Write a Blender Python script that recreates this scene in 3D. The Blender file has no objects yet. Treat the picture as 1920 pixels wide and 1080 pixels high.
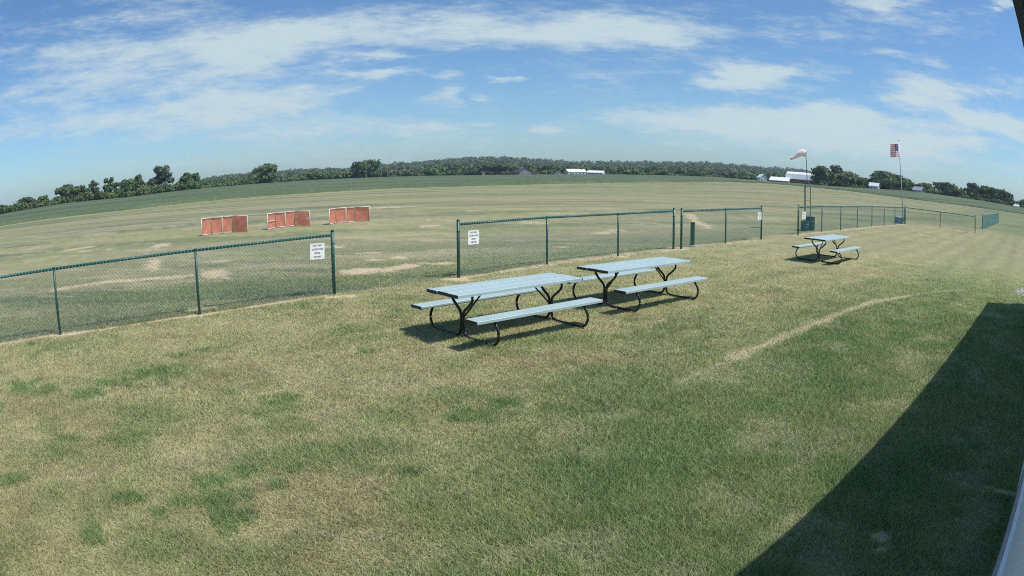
import bpy, bmesh, math, random
import numpy as np
from mathutils import Vector, Matrix

random.seed(7)
rng = np.random.default_rng(11)
R = math.radians
C = bpy.context.scene.collection
S = bpy.context.scene

# ------------------------------------------------------------------ camera
CAM_H = 2.33
PITCH, ROLL = 0.16919824836731404, -0.0017821857352780784
cp, sp, cr, sr = math.cos(PITCH), math.sin(PITCH), math.cos(ROLL), math.sin(ROLL)
A = Matrix(((1, 0, 0), (0, -sp, -cp), (0, cp, -sp)))
B = Matrix(((cr, -sr, 0), (sr, cr, 0), (0, 0, 1)))
M3 = B @ A
cd = bpy.data.cameras.new("camera")
cam = bpy.data.objects.new("camera", cd)
C.objects.link(cam)
cam.matrix_world = Matrix(((M3[0][0], -M3[1][0], -M3[2][0], 0), (M3[0][1], -M3[1][1], -M3[2][1], 0),
                           (M3[0][2], -M3[1][2], -M3[2][2], CAM_H), (0, 0, 0, 1)))
cd.type = 'PANO'
cd.sensor_fit = 'HORIZONTAL'
cd.sensor_width = 36.0
cd.clip_start, cd.clip_end = 0.05, 6000
lens = cd if hasattr(cd, 'panorama_type') else cd.cycles
lens.panorama_type = 'FISHEYE_LENS_POLYNOMIAL'
lens.fisheye_fov = R(180)
lens.fisheye_polynomial_k0 = 0.0
lens.fisheye_polynomial_k1 = -0.04097293664240549
lens.fisheye_polynomial_k2 = 0.0
lens.fisheye_polynomial_k3 = -1.6562629291368748e-05
lens.fisheye_polynomial_k4 = 0.0
S.camera = cam

# ------------------------------------------------------------------ sun, exposure, world
SHADOW = Vector((-0.62, 0.17, -1.0))            # the way sunlight travels
SUN_EL = math.atan(1.0 / math.hypot(0.62, 0.17))
SUN_AZ = math.atan2(0.62, -0.17)
ld = bpy.data.lights.new("sun", 'SUN')
ld.energy, ld.angle, ld.color = 4.8, R(0.5), (1.0, 0.95, 0.86)
sun = bpy.data.objects.new("sun", ld)
C.objects.link(sun)
sun.rotation_euler = SHADOW.to_track_quat('-Z', 'Y').to_euler()
S.view_settings.view_transform = 'Standard'
S.view_settings.look = 'None'
S.view_settings.exposure = 0.0
S.view_settings.gamma = 1.0
S.view_settings.use_curve_mapping = False
S.cycles.use_denoising = False
S.cycles.filter_width = 1.05

# clouds seen over the field: azimuth, elevation, half widths in degrees, weight
CLOUDS = [(-1.6, 12.9, 26.0, 2.2, 0.74), (7.32, 12.11, 15.37, 1.7, 0.5), (-15.56, 11.14, 13.4, 2.6, 0.38), (-34.23, 11.85, 14.38, 2.6, 0.48), (-22.26, 10.71, 5.45, 2.01, 0.6), (-41.09, 8.78, 13.41, 2.8, 0.5), (-24.45, 6.65, 10.0, 1.4, 0.8), (-33.88, 8.76, 14.21, 2.1, 0.34), (-42.59, 6.41, 11.75, 1.38, 0.45), (-20.94, 4.45, 16.13, 1.01, 0.4), (-12.24, 10.21, 3.25, 0.62, 0.7), (-10.8, 8.54, 3.67, 0.66, 0.85), (-5.57, 8.05, 1.8, 0.42, 0.7), (-6.0, 6.71, 2.33, 1.02, 0.8), (-1.09, 7.85, 1.07, 0.37, 0.6), (-1.31, 6.64, 1.52, 0.47, 0.5), (18.8, 8.65, 4.8, 1.42, 1.0), (23.22, 9.37, 2.98, 0.57, 0.5), (16.75, 5.09, 8.95, 1.02, 0.7), (27.25, 6.45, 5.6, 1.21, 0.8), (29.47, 5.02, 11.96, 1.57, 0.7), (20.96, 3.37, 20.68, 1.83, 0.45), (38.86, 8.51, 5.96, 1.59, 0.9), (43.28, 6.89, 5.9, 1.11, 0.8), (47.4, 6.51, 3.06, 1.01, 0.8), (35.95, 11.88, 4.46, 0.67, 0.45), (33.42, 16.55, 4.43, 0.59, 0.6), (47.92, 17.75, 2.86, 0.78, 1.0), (-7.08, 3.78, 6.28, 0.55, 0.35), (2.68, 3.69, 1.77, 0.55, 0.5), (39.67, 4.69, 6.25, 0.73, 0.5)]
W = bpy.data.worlds.new("World")
S.world = W
W.use_nodes = True
nt = W.node_tree
nt.nodes.clear()


def nd(tree, typ, **kw):
    n = tree.nodes.new(typ)
    for k, v in kw.items():
        setattr(n, k, v)
    return n


def mth(tree, op, a, b=None, c=None, clamp=False):
    n = tree.nodes.new('ShaderNodeMath')
    n.operation = op
    n.use_clamp = clamp
    for i, v in enumerate((a, b, c)):
        if v is None:
            continue
        if isinstance(v, (int, float)):
            n.inputs[i].default_value = v
        else:
            tree.links.new(v, n.inputs[i])
    return n.outputs[0]


def build_world():
    L = nt.links.new
    out = nd(nt, 'ShaderNodeOutputWorld')
    bg = nd(nt, 'ShaderNodeBackground')
    bg.inputs['Strength'].default_value = 0.125
    L(bg.outputs[0], out.inputs[0])
    sky = nd(nt, 'ShaderNodeTexSky', sky_type='NISHITA', sun_disc=False)
    sky.sun_elevation, sky.sun_rotation = SUN_EL, SUN_AZ
    sky.altitude, sky.air_density, sky.dust_density, sky.ozone_density = 250, 1.0, 0.6, 1.5
    tint = nd(nt, 'ShaderNodeMix', data_type='RGBA', blend_type='MULTIPLY')
    tint.inputs[0].default_value = 1.0
    L(sky.outputs[0], tint.inputs[6])
    tint.inputs[7].default_value = SKY_TINT
    geo = nd(nt, 'ShaderNodeTexCoord')
    sep = nd(nt, 'ShaderNodeSeparateXYZ')
    L(geo.outputs['Generated'], sep.inputs[0])
    x, y, z = sep.outputs
    az = mth(nt, 'MULTIPLY', mth(nt, 'ARCTAN2', x, y), 57.29578)
    el = mth(nt, 'MULTIPLY', mth(nt, 'ARCSINE', z), 57.29578)
    cmb = nd(nt, 'ShaderNodeCombineXYZ')
    L(az, cmb.inputs[0]); L(el, cmb.inputs[1])
    shear = nd(nt, 'ShaderNodeCombineXYZ')
    L(mth(nt, 'ADD', az, mth(nt, 'MULTIPLY', el, 1.2)), shear.inputs[0])
    L(mth(nt, 'ADD', el, mth(nt, 'MULTIPLY', az, -.05)), shear.inputs[1])
    # gentle warping so that no cloud keeps a smooth outline

    def noise(scale_az, scale_el, detail, rough, off):
        m = nd(nt, 'ShaderNodeVectorMath', operation='MULTIPLY_ADD')
        L(shear.outputs[0], m.inputs[0])
        m.inputs[1].default_value = (scale_az, scale_el, 0)
        m.inputs[2].default_value = (off, off * .7, off * .3)
        n = nd(nt, 'ShaderNodeTexNoise')
        L(m.outputs[0], n.inputs['Vector'])
        n.inputs['Scale'].default_value = 1.0
        n.inputs['Detail'].default_value = detail
        n.inputs['Roughness'].default_value = rough
        return n
    wp = noise(0.12, 0.4, 5, 0.6, 3.1)
    ws = nd(nt, 'ShaderNodeVectorMath', operation='SUBTRACT')
    L(wp.outputs['Color'], ws.inputs[0]); ws.inputs[1].default_value = (.5, .5, .5)
    wm = nd(nt, 'ShaderNodeVectorMath', operation='MULTIPLY_ADD')
    L(ws.outputs[0], wm.inputs[0]); wm.inputs[1].default_value = (15.0, 3.4, 0); L(cmb.outputs[0], wm.inputs[2])
    total = None
    for (a, e, ra, re, w) in CLOUDS:
        w = w * 1.3 if re < 1.6 and w > .4 else w
        v = nd(nt, 'ShaderNodeVectorMath', operation='MULTIPLY_ADD')
        L(wm.outputs[0], v.inputs[0])
        v.inputs[1].default_value = (1 / ra, 1 / re, 0)
        v.inputs[2].default_value = (-a / ra, -e / re, 0)
        ln = nd(nt, 'ShaderNodeVectorMath', operation='LENGTH')
        L(v.outputs[0], ln.inputs[0])
        mr = nd(nt, 'ShaderNodeMapRange', interpolation_type='SMOOTHSTEP')
        L(ln.outputs['Value'], mr.inputs[0])
        mr.inputs[1].default_value, mr.inputs[2].default_value = 1.4, 0.15
        mr.inputs[3].default_value, mr.inputs[4].default_value = 0.0, w
        total = mr.outputs[0] if total is None else mth(nt, 'ADD', total, mr.outputs[0])
    total = mth(nt, 'MINIMUM', total, 1.15)
    n1 = noise(0.055, 0.3, 9, 0.62, 7.7)
    n2 = noise(0.3, 1.1, 6, 0.6, 1.3)
    broad = noise(0.03, 0.1, 3, 0.5, 5.2)
    n3 = noise(0.9, 3.6, 5, 0.65, 9.4)
    tex = mth(nt, 'ADD', mth(nt, 'MULTIPLY', mth(nt, 'SUBTRACT', n1.outputs[0], 0.5), 2.7),
              mth(nt, 'MULTIPLY', mth(nt, 'SUBTRACT', n2.outputs[0], 0.5), 1.25))
    tex = mth(nt, 'ADD', tex, mth(nt, 'MULTIPLY', mth(nt, 'SUBTRACT', n3.outputs[0], 0.5), 0.6))
    base = mth(nt, 'MULTIPLY', mth(nt, 'SUBTRACT', broad.outputs[0], 0.42, None, True), 0.8)
    raw = mth(nt, 'ADD', mth(nt, 'ADD', mth(nt, 'MULTIPLY', total, 0.92), tex), base)
    cov = nd(nt, 'ShaderNodeMapRange', interpolation_type='SMOOTHSTEP')
    L(raw, cov.inputs[0])
    cov.inputs[1].default_value, cov.inputs[2].default_value = 0.0, 1.22
    cov.inputs[3].default_value, cov.inputs[4].default_value = 0.0, 0.93
    mix = nd(nt, 'ShaderNodeMix', data_type='RGBA')
    L(cov.outputs[0], mix.inputs[0])
    L(tint.outputs[2], mix.inputs[6])
    mix.inputs[7].default_value = CLOUD_COL
    L(mix.outputs[2], bg.inputs[0])


SKY_TINT = (0.61, 0.83, 1.02, 1)
CLOUD_COL = (4.7, 5.7, 6.1, 1)
build_world()


# ------------------------------------------------------------------ numbers and terrain
def sst(a, b, x):
    t = np.clip((np.asarray(x, float) - a) / (b - a), 0, 1)
    return t * t * (3 - 2 * t)


AZT = [-180, -60, -47.8, -40.7, -34, -27.8, -21.8, -16.1, -9.75, -4.4, 0.9, 6.2, 11.6, 17.1, 21.9, 28.8, 36.2, 47.8, 60, 180]
EB = [-1.3, -1.3, -1.302, -1.357, -1.456, -1.388, -1.343, -1.329, -1.271, -1.248, -1.132, -.967, -.729, -.417, -.293, -.363, -.507, -.471, -.5, -1.3]
ET = [-.35, -.35, -.367, -.258, -.42, -.307, -.308, -.296, -.329, -.352, -.326, -.25, -.145, -.079, -.157, -.137, .15, .02, 0, -.35]
RTT = [300, 300, 300, 300, 300, 310, 370, 400, 410, 420, 420, 420, 420, 410, 390, 300, 290, 290, 290, 300]
RIDGE = [(-33, -.2), (-30, .1), (-27, .58), (-25.75, .706), (-24.27, .772), (-22.8, .799), (-19.91, .738), (-18, .802), (-16.15, .787), (-14.3, .737), (-11.56, .751), (-9.75, 1.0), (-7.96, 1.033), (-7.07, 1.144), (-4.4, 1.313), (-1.75, 1.326), (0, 1.317), (1.78, 1.139), (4, 1.021), (6.2, .966), (8, 1.05), (9.8, 1.056), (12.5, 1.152), (15.3, 1.273), (17.1, 1.277), (19.95, 1.213), (21.9, 1.2), (23.8, 1.198), (25.8, 1.208), (27.8, 1.229), (30, 1.1), (33, .5), (37, .1)]
RDA = [a for a, _ in RIDGE]
RDE = [e for _, e in RIDGE]
R_RIDGE = 1400.0


def znear(x, y):
    return 0.11 * sst(1.0, 14.0, x) * sst(4, 9, y)


def r_edge(az):
    eb = np.interp(az, AZT, EB)
    return np.minimum(CAM_H / np.tan(np.radians(-eb)), 195.0)


def terrain(x, y):
    x = np.asarray(x, float); y = np.asarray(y, float)
    r = np.hypot(x, y); az = np.degrees(np.arctan2(x, y))
    z0 = znear(x, y)
    rb = r_edge(az); zb = CAM_H + rb * np.tan(np.radians(np.interp(az, AZT, EB)))
    rt = np.interp(az, AZT, RTT); zt = CAM_H + rt * np.tan(np.radians(np.interp(az, AZT, ET)))
    er = np.interp(az, RDA, RDE, left=-.3, right=0.0)
    zr = np.maximum(CAM_H + R_RIDGE * np.tan(np.radians(er)) - 14.0, zt - 2)
    t1 = np.clip((r - 60) / np.maximum(rb - 60, 1), 0, 1)
    t2 = np.clip((r - rb) / (rt - rb), 0, 1)
    t3 = np.clip((r - rt) / (R_RIDGE - rt), 0, 1) ** 1.5
    z = z0 + (zb - z0) * t1 + (zt - zb) * t2 + (zr - zt) * t3
    back = sst(75, 110, np.abs(az))
    return z * (1 - back)


def tz(x, y):
    return float(terrain(x, y))


def polar(az, r):
    return r * math.sin(R(az)), r * math.cos(R(az))


_P = rng.random((256, 256))


def vnoise(x, y):
    x = np.asarray(x, float); y = np.asarray(y, float)
    xi = np.floor(x).astype(int); yi = np.floor(y).astype(int)
    fx = x - xi; fy = y - yi
    fx = fx * fx * (3 - 2 * fx); fy = fy * fy * (3 - 2 * fy)
    a = _P[xi & 255, yi & 255]; b = _P[(xi + 1) & 255, yi & 255]
    c = _P[xi & 255, (yi + 1) & 255]; d = _P[(xi + 1) & 255, (yi + 1) & 255]
    return (a * (1 - fx) + b * fx) * (1 - fy) + (c * (1 - fx) + d * fx) * fy


def fbm(x, y, octv=4, gain=.55):
    s, a, t = 0, 1.0, 0
    for k in range(octv):
        s = s + a * vnoise(x * 2.03 ** k + 17.3 * k, y * 2.03 ** k + 5.1 * k)
        t += a; a *= gain
    return s / t


# ------------------------------------------------------------------ what grows where (base colours)
MARKS = [('g', -3.02, 3.86, 0.137, 0.181), ('g', -2.53, 3.97, 0.154, 0.153), ('g', -2.17, 4.65, 0.17, 0.153), ('g', -2.38, 4.39, 0.22, 0.188), ('g', -2.22, 4.13, 0.185, 0.171), ('g', -2.01, 3.69, 0.118, 0.179), ('g', -1.88, 3.88, 0.063, 0.102), ('g', -2.65, 3.71, 0.087, 0.091), ('g', -5.17, 6.05, 0.306, 0.319), ('g', -5.11, 6.54, 0.177, 0.246), ('g', -6.51, 5.96, 0.301, 0.327), ('g', -5.86, 6.01, 0.253, 0.2), ('g', -2.49, 6.5, 0.248, 0.218), ('g', -4.41, 3.56, 0.195, 0.148), ('g', -3.05, 3.19, 0.127, 0.213), ('g', -4.46, 4.65, 0.183, 0.187), ('g', -3.67, 5.03, 0.324, 0.223), ('g', -4.37, 8.48, 0.162, 0.192), ('g', -4.62, 8.07, 0.181, 0.245), ('g', -3.16, 6.7, 0.123, 0.162), ('g', -1.77, 4.82, 0.103, 0.099), ('g', -1.82, 4.49, 0.081, 0.1), ('g', -4.52, 7.19, 0.593, 0.413), ('g', -4.78, 7.0, 0.26, 0.309), ('g', -0.45, 6.35, 0.262, 0.218), ('g', -0.0, 6.68, 0.273, 0.27), ('g', -0.82, 4.89, 0.112, 0.188), ('g', 1.06, 4.26, 0.079, 0.104), ('h', -1.14, 5.4, 0.381, 0.32), ('h', -1.21, 4.93, 0.224, 0.194), ('h', 1.04, 7.08, 0.767, 0.766), ('h', 0.65, 4.88, 0.426, 0.414), ('h', 2.09, 9.17, 0.621, 0.876), ('h', 3.99, 7.22, 0.709, 0.972), ('h', 2.93, 6.23, 0.509, 0.531), ('h', 2.55, 4.48, 0.305, 0.33), ('h', 3.09, 10.09, 0.626, 0.852), ('h', -3.87, 11.67, 0.642, 0.519), ('h', -7.24, 8.09, 0.76, 0.57), ('g', -1.99, 8.68, 0.163, 0.141), ('h', -0.11, 4.06, 0.218, 0.236),
         ('p', 0.58, 5.83, 0.22, 0.19), ('p', 0.82, 6.17, 0.181, 0.15), ('p', -0.51, 5.46, 0.277, 0.17), ('p', 2.58, 5.15, 0.383, 0.315), ('p', 3.09, 4.86, 0.289, 0.209), ('p', -2.57, 7.56, 0.487, 0.324), ('p', -1.44, 7.26, 0.554, 0.323), ('p', -1.68, 6.16, 0.33, 0.25), ('p', 3.19, 7.63, 0.444, 0.44), ('p', 2.52, 5.67, 0.343, 0.267), ('p', -1.09, 4.74, 0.129, 0.101), ('p', -1.06, 3.77, 0.221, 0.15), ('p', -2.81, 4.66, 0.488, 0.263), ('p', -3.69, 3.94, 0.365, 0.186),
         ('d', -11.33, 18.24, 0.30, 1.5), ('d', -7.69, 15.85, 0.38, .8), ('d', -3.34, 16.2, 0.957, 0.5), ('d', -2.63, 16.9, 0.3, 0.295), ('d', -1.87, 17.36, 0.387, 0.25), ('d', -3.13, 18.52, 0.2, 0.25), ('d', -5.81, 21.81, 0.5, 0.35), ('d', -14.64, 24.3, 0.4, 0.813), ('d', -20.13, 24.77, 1.115, 0.3), ('d', -18.57, 23.55, 0.493, 0.3), ('d', -17.12, 23.52, 0.357, 0.3), ('d', -8.41, 46.26, 1.722, 0.7), ('d', -4.11, 33.07, 0.6, 0.35), ('d', -3.66, 29.47, 0.5, 0.35), ('d', 0.96, 30.89, 0.6, 0.35), ('d', 4.02, 27.07, 0.35, 0.6), ('d', 3.43, 25.88, 0.5, 0.4), ('d', 1.47, 21.1, 0.3, 0.224), ('d', -3.29, 12.7, 0.4, 0.2), ('d', -1.15, 14.74, 0.3, 0.2), ('d', -4.22, 19.72, 0.3, 0.2), ('d', -3.76, 18.23, 0.4, 0.14), ('d', -5.82, 11.32, 0.3, 0.15), ('d', -7.67, 9.0, 0.3, 0.15),
         ('s', 2.56, 3.31, 0.075, 0.08), ('s', 2.48, 3.15, 0.07, 0.075), ('s', 4.1, 3.42, 0.156, 0.056)]
LINES = [('t', 0.14, [(2.6, 7.9), (3.04, 8.31), (4.54, 9.58), (6.46, 11.05), (7.6, 11.73), (8.6, 12.1)]),
         ('p', 0.11, [(1.9, 7.2), (2.6, 7.9)]), ('p', 0.14, [(8.6, 12.1), (9.61, 12.41), (11.2, 12.55)]),
         ('d', 0.30, [(-12.17, 13.68), (-10.95, 14.78), (-9.54, 15.16), (-8.5, 15.63)]),
         ('p', 0.16, [(-16.81, 17.14), (-15.83, 17.9), (-12.97, 21.6), (-9.5, 23.61), (-6.67, 24.44), (-3.99, 25.55), (-1.82, 26.16)]),
         ('d', 0.16, [(-9.75, 17.79), (-8.63, 18.57)]),
         ('d', 0.3, [(10.2, 38.35), (9.42, 34.75), (8.9, 31.78), (8.52, 28.46)]),
         ('d', 0.25, [(1.2, 17.5), (2.9, 18.9), (4.96, 20.75), (7.2, 22.35)]),
         ('d', 0.12, [(-9.4, 7.6), (-7.9, 8.85), (-5.6, 10.8), (-3.5, 12.9)]),
         ('d', 0.14, [(-1.2, 14.85), (0.9, 17.0), (1.2, 17.5)]),
         ('d', 0.14, [(7.2, 22.2), (9.3, 23.95)]),
         ('d', 0.22, [(12.0, 26.3), (16.3, 29.9), (20.8, 33.8), (27.4, 39.2), (30.2, 37.8), (31.7, 34.8)])]
POSTS_XY = [(-7.945, 8.819), (-5.654, 10.832), (-3.493, 12.929), (-1.167, 14.969), (.866, 17.002), (2.917, 18.717), (4.965, 20.555), (5.22, 20.56), (7.259, 22.199), (9.328, 23.936), (12.043, 26.245)]
for _i, (_x, _y) in enumerate(POSTS_XY):
    MARKS.append(('d', _x + .03, _y - .04, .16 + .05 * (_i % 3), .09 + .03 * (_i % 2)))
FENCE_N = np.array([-math.cos(0.837), math.sin(0.837)])


def seg_dist(x, y, pts):
    d = np.full(np.shape(x), 1e9)
    for (x0, y0), (x1, y1) in zip(pts, pts[1:]):
        vx, vy = x1 - x0, y1 - y0
        t = np.clip(((x - x0) * vx + (y - y0) * vy) / (vx * vx + vy * vy), 0, 1)
        d = np.minimum(d, np.hypot(x - x0 - t * vx, y - y0 - t * vy))
    return d


DRY = np.array((.388, .368, .202)); STRAW = np.array((.43, .40, .265)); OLIVE = np.array((.282, .308, .138))
GREEN = np.array((.142, .236, .080)); SOIL = np.array((.52, .43, .29)); FIELD = np.array((.305, .288, .188))
FGREEN = np.array((.165, .208, .124)); BROWN = np.array((.305, .252, .140))


def lerp(a, b, t):
    return a + (b - a) * np.clip(t, 0, 1)[..., None]


def ground_colour(x, y, fine=1.0, ragged=0.0):
    """Base colour of the turf at world x, y, and how bare the soil is there."""
    x = np.asarray(x, float); y = np.asarray(y, float)
    r = np.hypot(x, y); az = np.degrees(np.arctan2(x, y))
    wx = (fbm(x * .9, y * .9, 3) - .5) * 1.2; wy = (fbm(x * .9 + 40, y * .9 + 9, 3) - .5) * 1.2
    n_small = fbm(x * 5.5, y * 5.5, 3)
    n_mid = fbm(x * 1.6 + 3, y * 1.6, 4)
    n_big = fbm(x * .42 + 11, y * .42 + 7, 3)
    # near lawn: straw-dry on the left and middle, greener towards the clubhouse
    nb = -0.64 * x + 0.768 * y
    greenside = sst(6.2, 3.6, nb + wx * 1.4 + (n_big - .5) * 2.5) * sst(-2.0, .8, x + wy) * (1 - .55 * sst(13, 22, r))
    col = lerp(np.broadcast_to(DRY, x.shape + (3,)), OLIVE, .15 + 1.5 * (n_mid - .42))
    col = lerp(col, GREEN, sst(.54, .74, n_big * .45 + n_mid * .55) * .42)
    col = lerp(col, BROWN, sst(.55, .7, fbm(x * 1.1 + 50, y * 1.1 + 20, 3)) * .35)
    gcol = lerp(np.broadcast_to(GREEN, x.shape + (3,)), OLIVE, .25 + 1.9 * (n_mid - .42))
    gcol = lerp(gcol, STRAW, sst(.54, .72, fbm(x * 1.9 + 31, y * 1.9 + 3, 4)) * .45)
    col = lerp(col, gcol, greenside * .95)
    col = lerp(col, FIELD * .93, sst(14, 30, r) * (.25 + .5 * fbm((x * .77 + y * .64) * .12, (-x * .64 + y * .77) * .9, 4)))
    mow = np.sin((-.667 * x + .745 * y) * 5.2 + 1.5 * (n_big - .5))
    col = col * (1 + .05 * mow * sst(9, 16, r))[..., None]
    # airfield beyond the fence
    nf = FENCE_N[0] * x + FENCE_N[1] * y
    st = fbm((x * .95 + y * .25) * .05, (-x * .25 + y * .95) * .55, 5, .65)
    st2 = fbm((x * .97 + y * .1) * .03 + 9, (-x * .1 + y * .97) * .16 + 4, 3)
    st3 = fbm((x * .985 + y * .17) * .016 + 3, (-x * .17 + y * .985) * .42 + 21, 5, .75)
    fcol = lerp(np.broadcast_to(FIELD, x.shape + (3,)), FGREEN, 3.6 * (st - .44))
    fcol = lerp(fcol, FGREEN * .9, sst(.52, .64, st3) * .8)
    fcol = lerp(fcol, DRY * .95, sst(.50, .36, st3) * .30)
    fcol = lerp(fcol, DRY, sst(.54, .72, st2) * .45 * sst(75, 25, r))
    fcol = lerp(fcol, STRAW, sst(.58, .66, fbm(x * .35 + 70, y * 1.1, 4)) * .55 * sst(90, 30, r))
    fcol = lerp(fcol, FGREEN * .95, sst(5.5, .4, nf - 11.9 + wx) * .6)
    fcol = lerp(fcol, OLIVE, sst(.5, .62, fbm(x * .16 + 5, y * .3 + 60, 4)) * .35)
    beyond = sst(11.8, 12.2, nf) * sst(44, 37, x - .35 * y + 14)
    gate = 1 - sst(32, 36, x) * 0
    col = lerp(col, fcol, np.maximum(beyond * gate, sst(48, 62, r)))
    # pale unmown strip at the edge of the crop, then crop soil
    rb = r_edge(az)
    col = lerp(col, STRAW * np.array((.86, .96, .82)), sst(.955, .975, r / rb) * .6)
    col = lerp(col, np.array((.075, .12, .06)), sst(.995, 1.0, r / rb))
    rt = np.interp(az, AZT, RTT)
    col = lerp(col, np.array((.07, .10, .045)), sst(1.0, 1.02, r / rt))
    bare = np.zeros(x.shape)
    for kd, cx, cy, a, b in MARKS:
        near = np.hypot(x - cx, y - cy) < 3.2 * max(a, b)
        if not near.any():
            continue
        xs, ys = x[near], y[near]
        ca = math.atan2(cx, cy)
        ux = (xs - cx) * math.cos(ca) - (ys - cy) * math.sin(ca)
        uy = (xs - cx) * math.sin(ca) + (ys - cy) * math.cos(ca)
        k = .25 * max(a, b) / .3 if max(a, b) < .3 else .25
        kk = .86 if kd in 'gh' else 1.0
        d = np.hypot(ux / (a * kk), uy / (b * kk)) + (n_small[near] - .5) * 2.1 + (n_mid[near] - .5) * 1.9 + ragged * rng.normal(0, 1, len(xs))
        m = sst(1.35, .45, d) if kd not in 'd' else sst(1.2, .7, d)
        tgt, w = {'g': (GREEN * np.array((.84, .95, .8)), .72), 'h': (GREEN, .36), 'p': (STRAW, .32), 'd': (SOIL, .85), 's': (SOIL, .75)}[kd]
        col[near] = lerp(col[near], tgt, m * w)
        if kd in 'ds':
            bare[near] = np.maximum(bare[near], m * .9)
    for kd, w, pts in LINES:
        xs = np.array([p[0] for p in pts]); ys = np.array([p[1] for p in pts])
        near = (x > xs.min() - 2) & (x < xs.max() + 2) & (y > ys.min() - 2) & (y < ys.max() + 2)
        if not near.any():
            continue
        d = seg_dist(x[near], y[near], pts) + (n_small[near] - .5) * w * 1.6 + (n_mid[near] - .5) * w * 2.2
        m = sst(w * 1.35, w * .35, d) if kd == 'p' else (sst(w * 1.5, w * .1, d) if kd == 't' else sst(w * 1.2, w * .6, d))
        tgt, k, bb = {'t': (lerp(STRAW, SOIL, np.array(.45)), .9, .4), 'd': (SOIL, .9, .85), 'p': (STRAW, .55, 0)}[kd]
        m = m * (.5 + 1.0 * n_mid[near] + .7 * (n_small[near] - .5))
        col[near] = lerp(col[near], tgt, m * k)
        bare[near] = np.maximum(bare[near], np.clip(m, 0, 1) * bb)
    col = col * (1 + fine * .35 * (n_small - .5))[..., None]
    return np.clip(col, .01, .9), bare


# ------------------------------------------------------------------ materials
def mat(name, col, rough=.6, metal=0.0, spec=.5, var=0.0, scale=8.0, bump=0.0, var_col=None, trans=0.0):
    m = bpy.data.materials.new(name)
    m.use_nodes = True
    t = m.node_tree
    b = t.nodes['Principled BSDF']
    b.inputs['Base Color'].default_value = (*col, 1)
    b.inputs['Roughness'].default_value = rough
    b.inputs['Metallic'].default_value = metal
    b.inputs['Specular IOR Level'].default_value = spec
    if var or var_col or bump:
        tc = nd(t, 'ShaderNodeTexCoord')
        n = nd(t, 'ShaderNodeTexNoise')
        n.inputs['Scale'].default_value = scale
        n.inputs['Detail'].default_value = 6
        t.links.new(tc.outputs['Object'], n.inputs['Vector'])
        mr = nd(t, 'ShaderNodeMapRange')
        mr.inputs[1].default_value, mr.inputs[2].default_value = .3, .7
        t.links.new(n.outputs[0], mr.inputs[0])
        mx = nd(t, 'ShaderNodeMix', data_type='RGBA')
        t.links.new(mr.outputs[0], mx.inputs[0])
        mx.inputs[6].default_value = (*[c * (1 - var) for c in col], 1)
        vc = var_col or [min(1, c * (1 + var)) for c in col]
        mx.inputs[7].default_value = (*vc, 1)
        t.links.new(mx.outputs[2], b.inputs['Base Color'])
        if bump:
            bp = nd(t, 'ShaderNodeBump')
            bp.inputs['Strength'].default_value = bump
            bp.inputs['Distance'].default_value = .02
            t.links.new(n.outputs[0], bp.inputs['Height'])
            t.links.new(bp.outputs[0], b.inputs['Normal'])
    return m


def mat_attr(name, rough=.9, spec=.15, noise_scale=None, noise_amt=.3, bump=0.0, transl=0.0):
    """A material whose base colour is the mesh's own colour attribute, broken up by fine noise."""
    m = bpy.data.materials.new(name)
    m.use_nodes = True
    t = m.node_tree
    b = t.nodes['Principled BSDF']
    b.inputs['Roughness'].default_value = rough
    b.inputs['Specular IOR Level'].default_value = spec
    at = nd(t, 'ShaderNodeAttribute', attribute_name='Col')
    src = at.outputs['Color']
    if noise_scale:
        tc = nd(t, 'ShaderNodeTexCoord')
        facs = []
        for sc in noise_scale:
            n = nd(t, 'ShaderNodeTexNoise')
            n.inputs['Scale'].default_value = sc
            n.inputs['Detail'].default_value = 4
            n.inputs['Roughness'].default_value = .7
            t.links.new(tc.outputs['Object'], n.inputs['Vector'])
            facs.append(n.outputs[0])
        f = facs[0]
        for g_ in facs[1:]:
            f = mth(t, 'ADD', f, g_)
        f = mth(t, 'DIVIDE', f, float(len(facs)))
        k = mth(t, 'MULTIPLY_ADD', mth(t, 'SUBTRACT', f, .5), noise_amt * 4, 1.0)
        k = mth(t, 'MAXIMUM', k, .25)
        vm = nd(t, 'ShaderNodeVectorMath', operation='SCALE')
        t.links.new(src, vm.inputs[0]); t.links.new(k, vm.inputs['Scale'])
        src = vm.outputs[0]
        if bump:
            bp = nd(t, 'ShaderNodeBump')
            bp.inputs['Strength'].default_value = bump
            bp.inputs['Distance'].default_value = .03
            t.links.new(f, bp.inputs['Height'])
            t.links.new(bp.outputs[0], b.inputs['Normal'])
    t.links.new(src, b.inputs['Base Color'])
    if transl:
        tr = nd(t, 'ShaderNodeBsdfTranslucent')
        t.links.new(src, tr.inputs['Color'])
        mx = nd(t, 'ShaderNodeMixShader')
        mx.inputs[0].default_value = transl
        t.links.new(b.outputs[0], mx.inputs[1]); t.links.new(tr.outputs[0], mx.inputs[2])
        t.links.new(mx.outputs[0], t.nodes['Material Output'].inputs[0])
    return m


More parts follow.
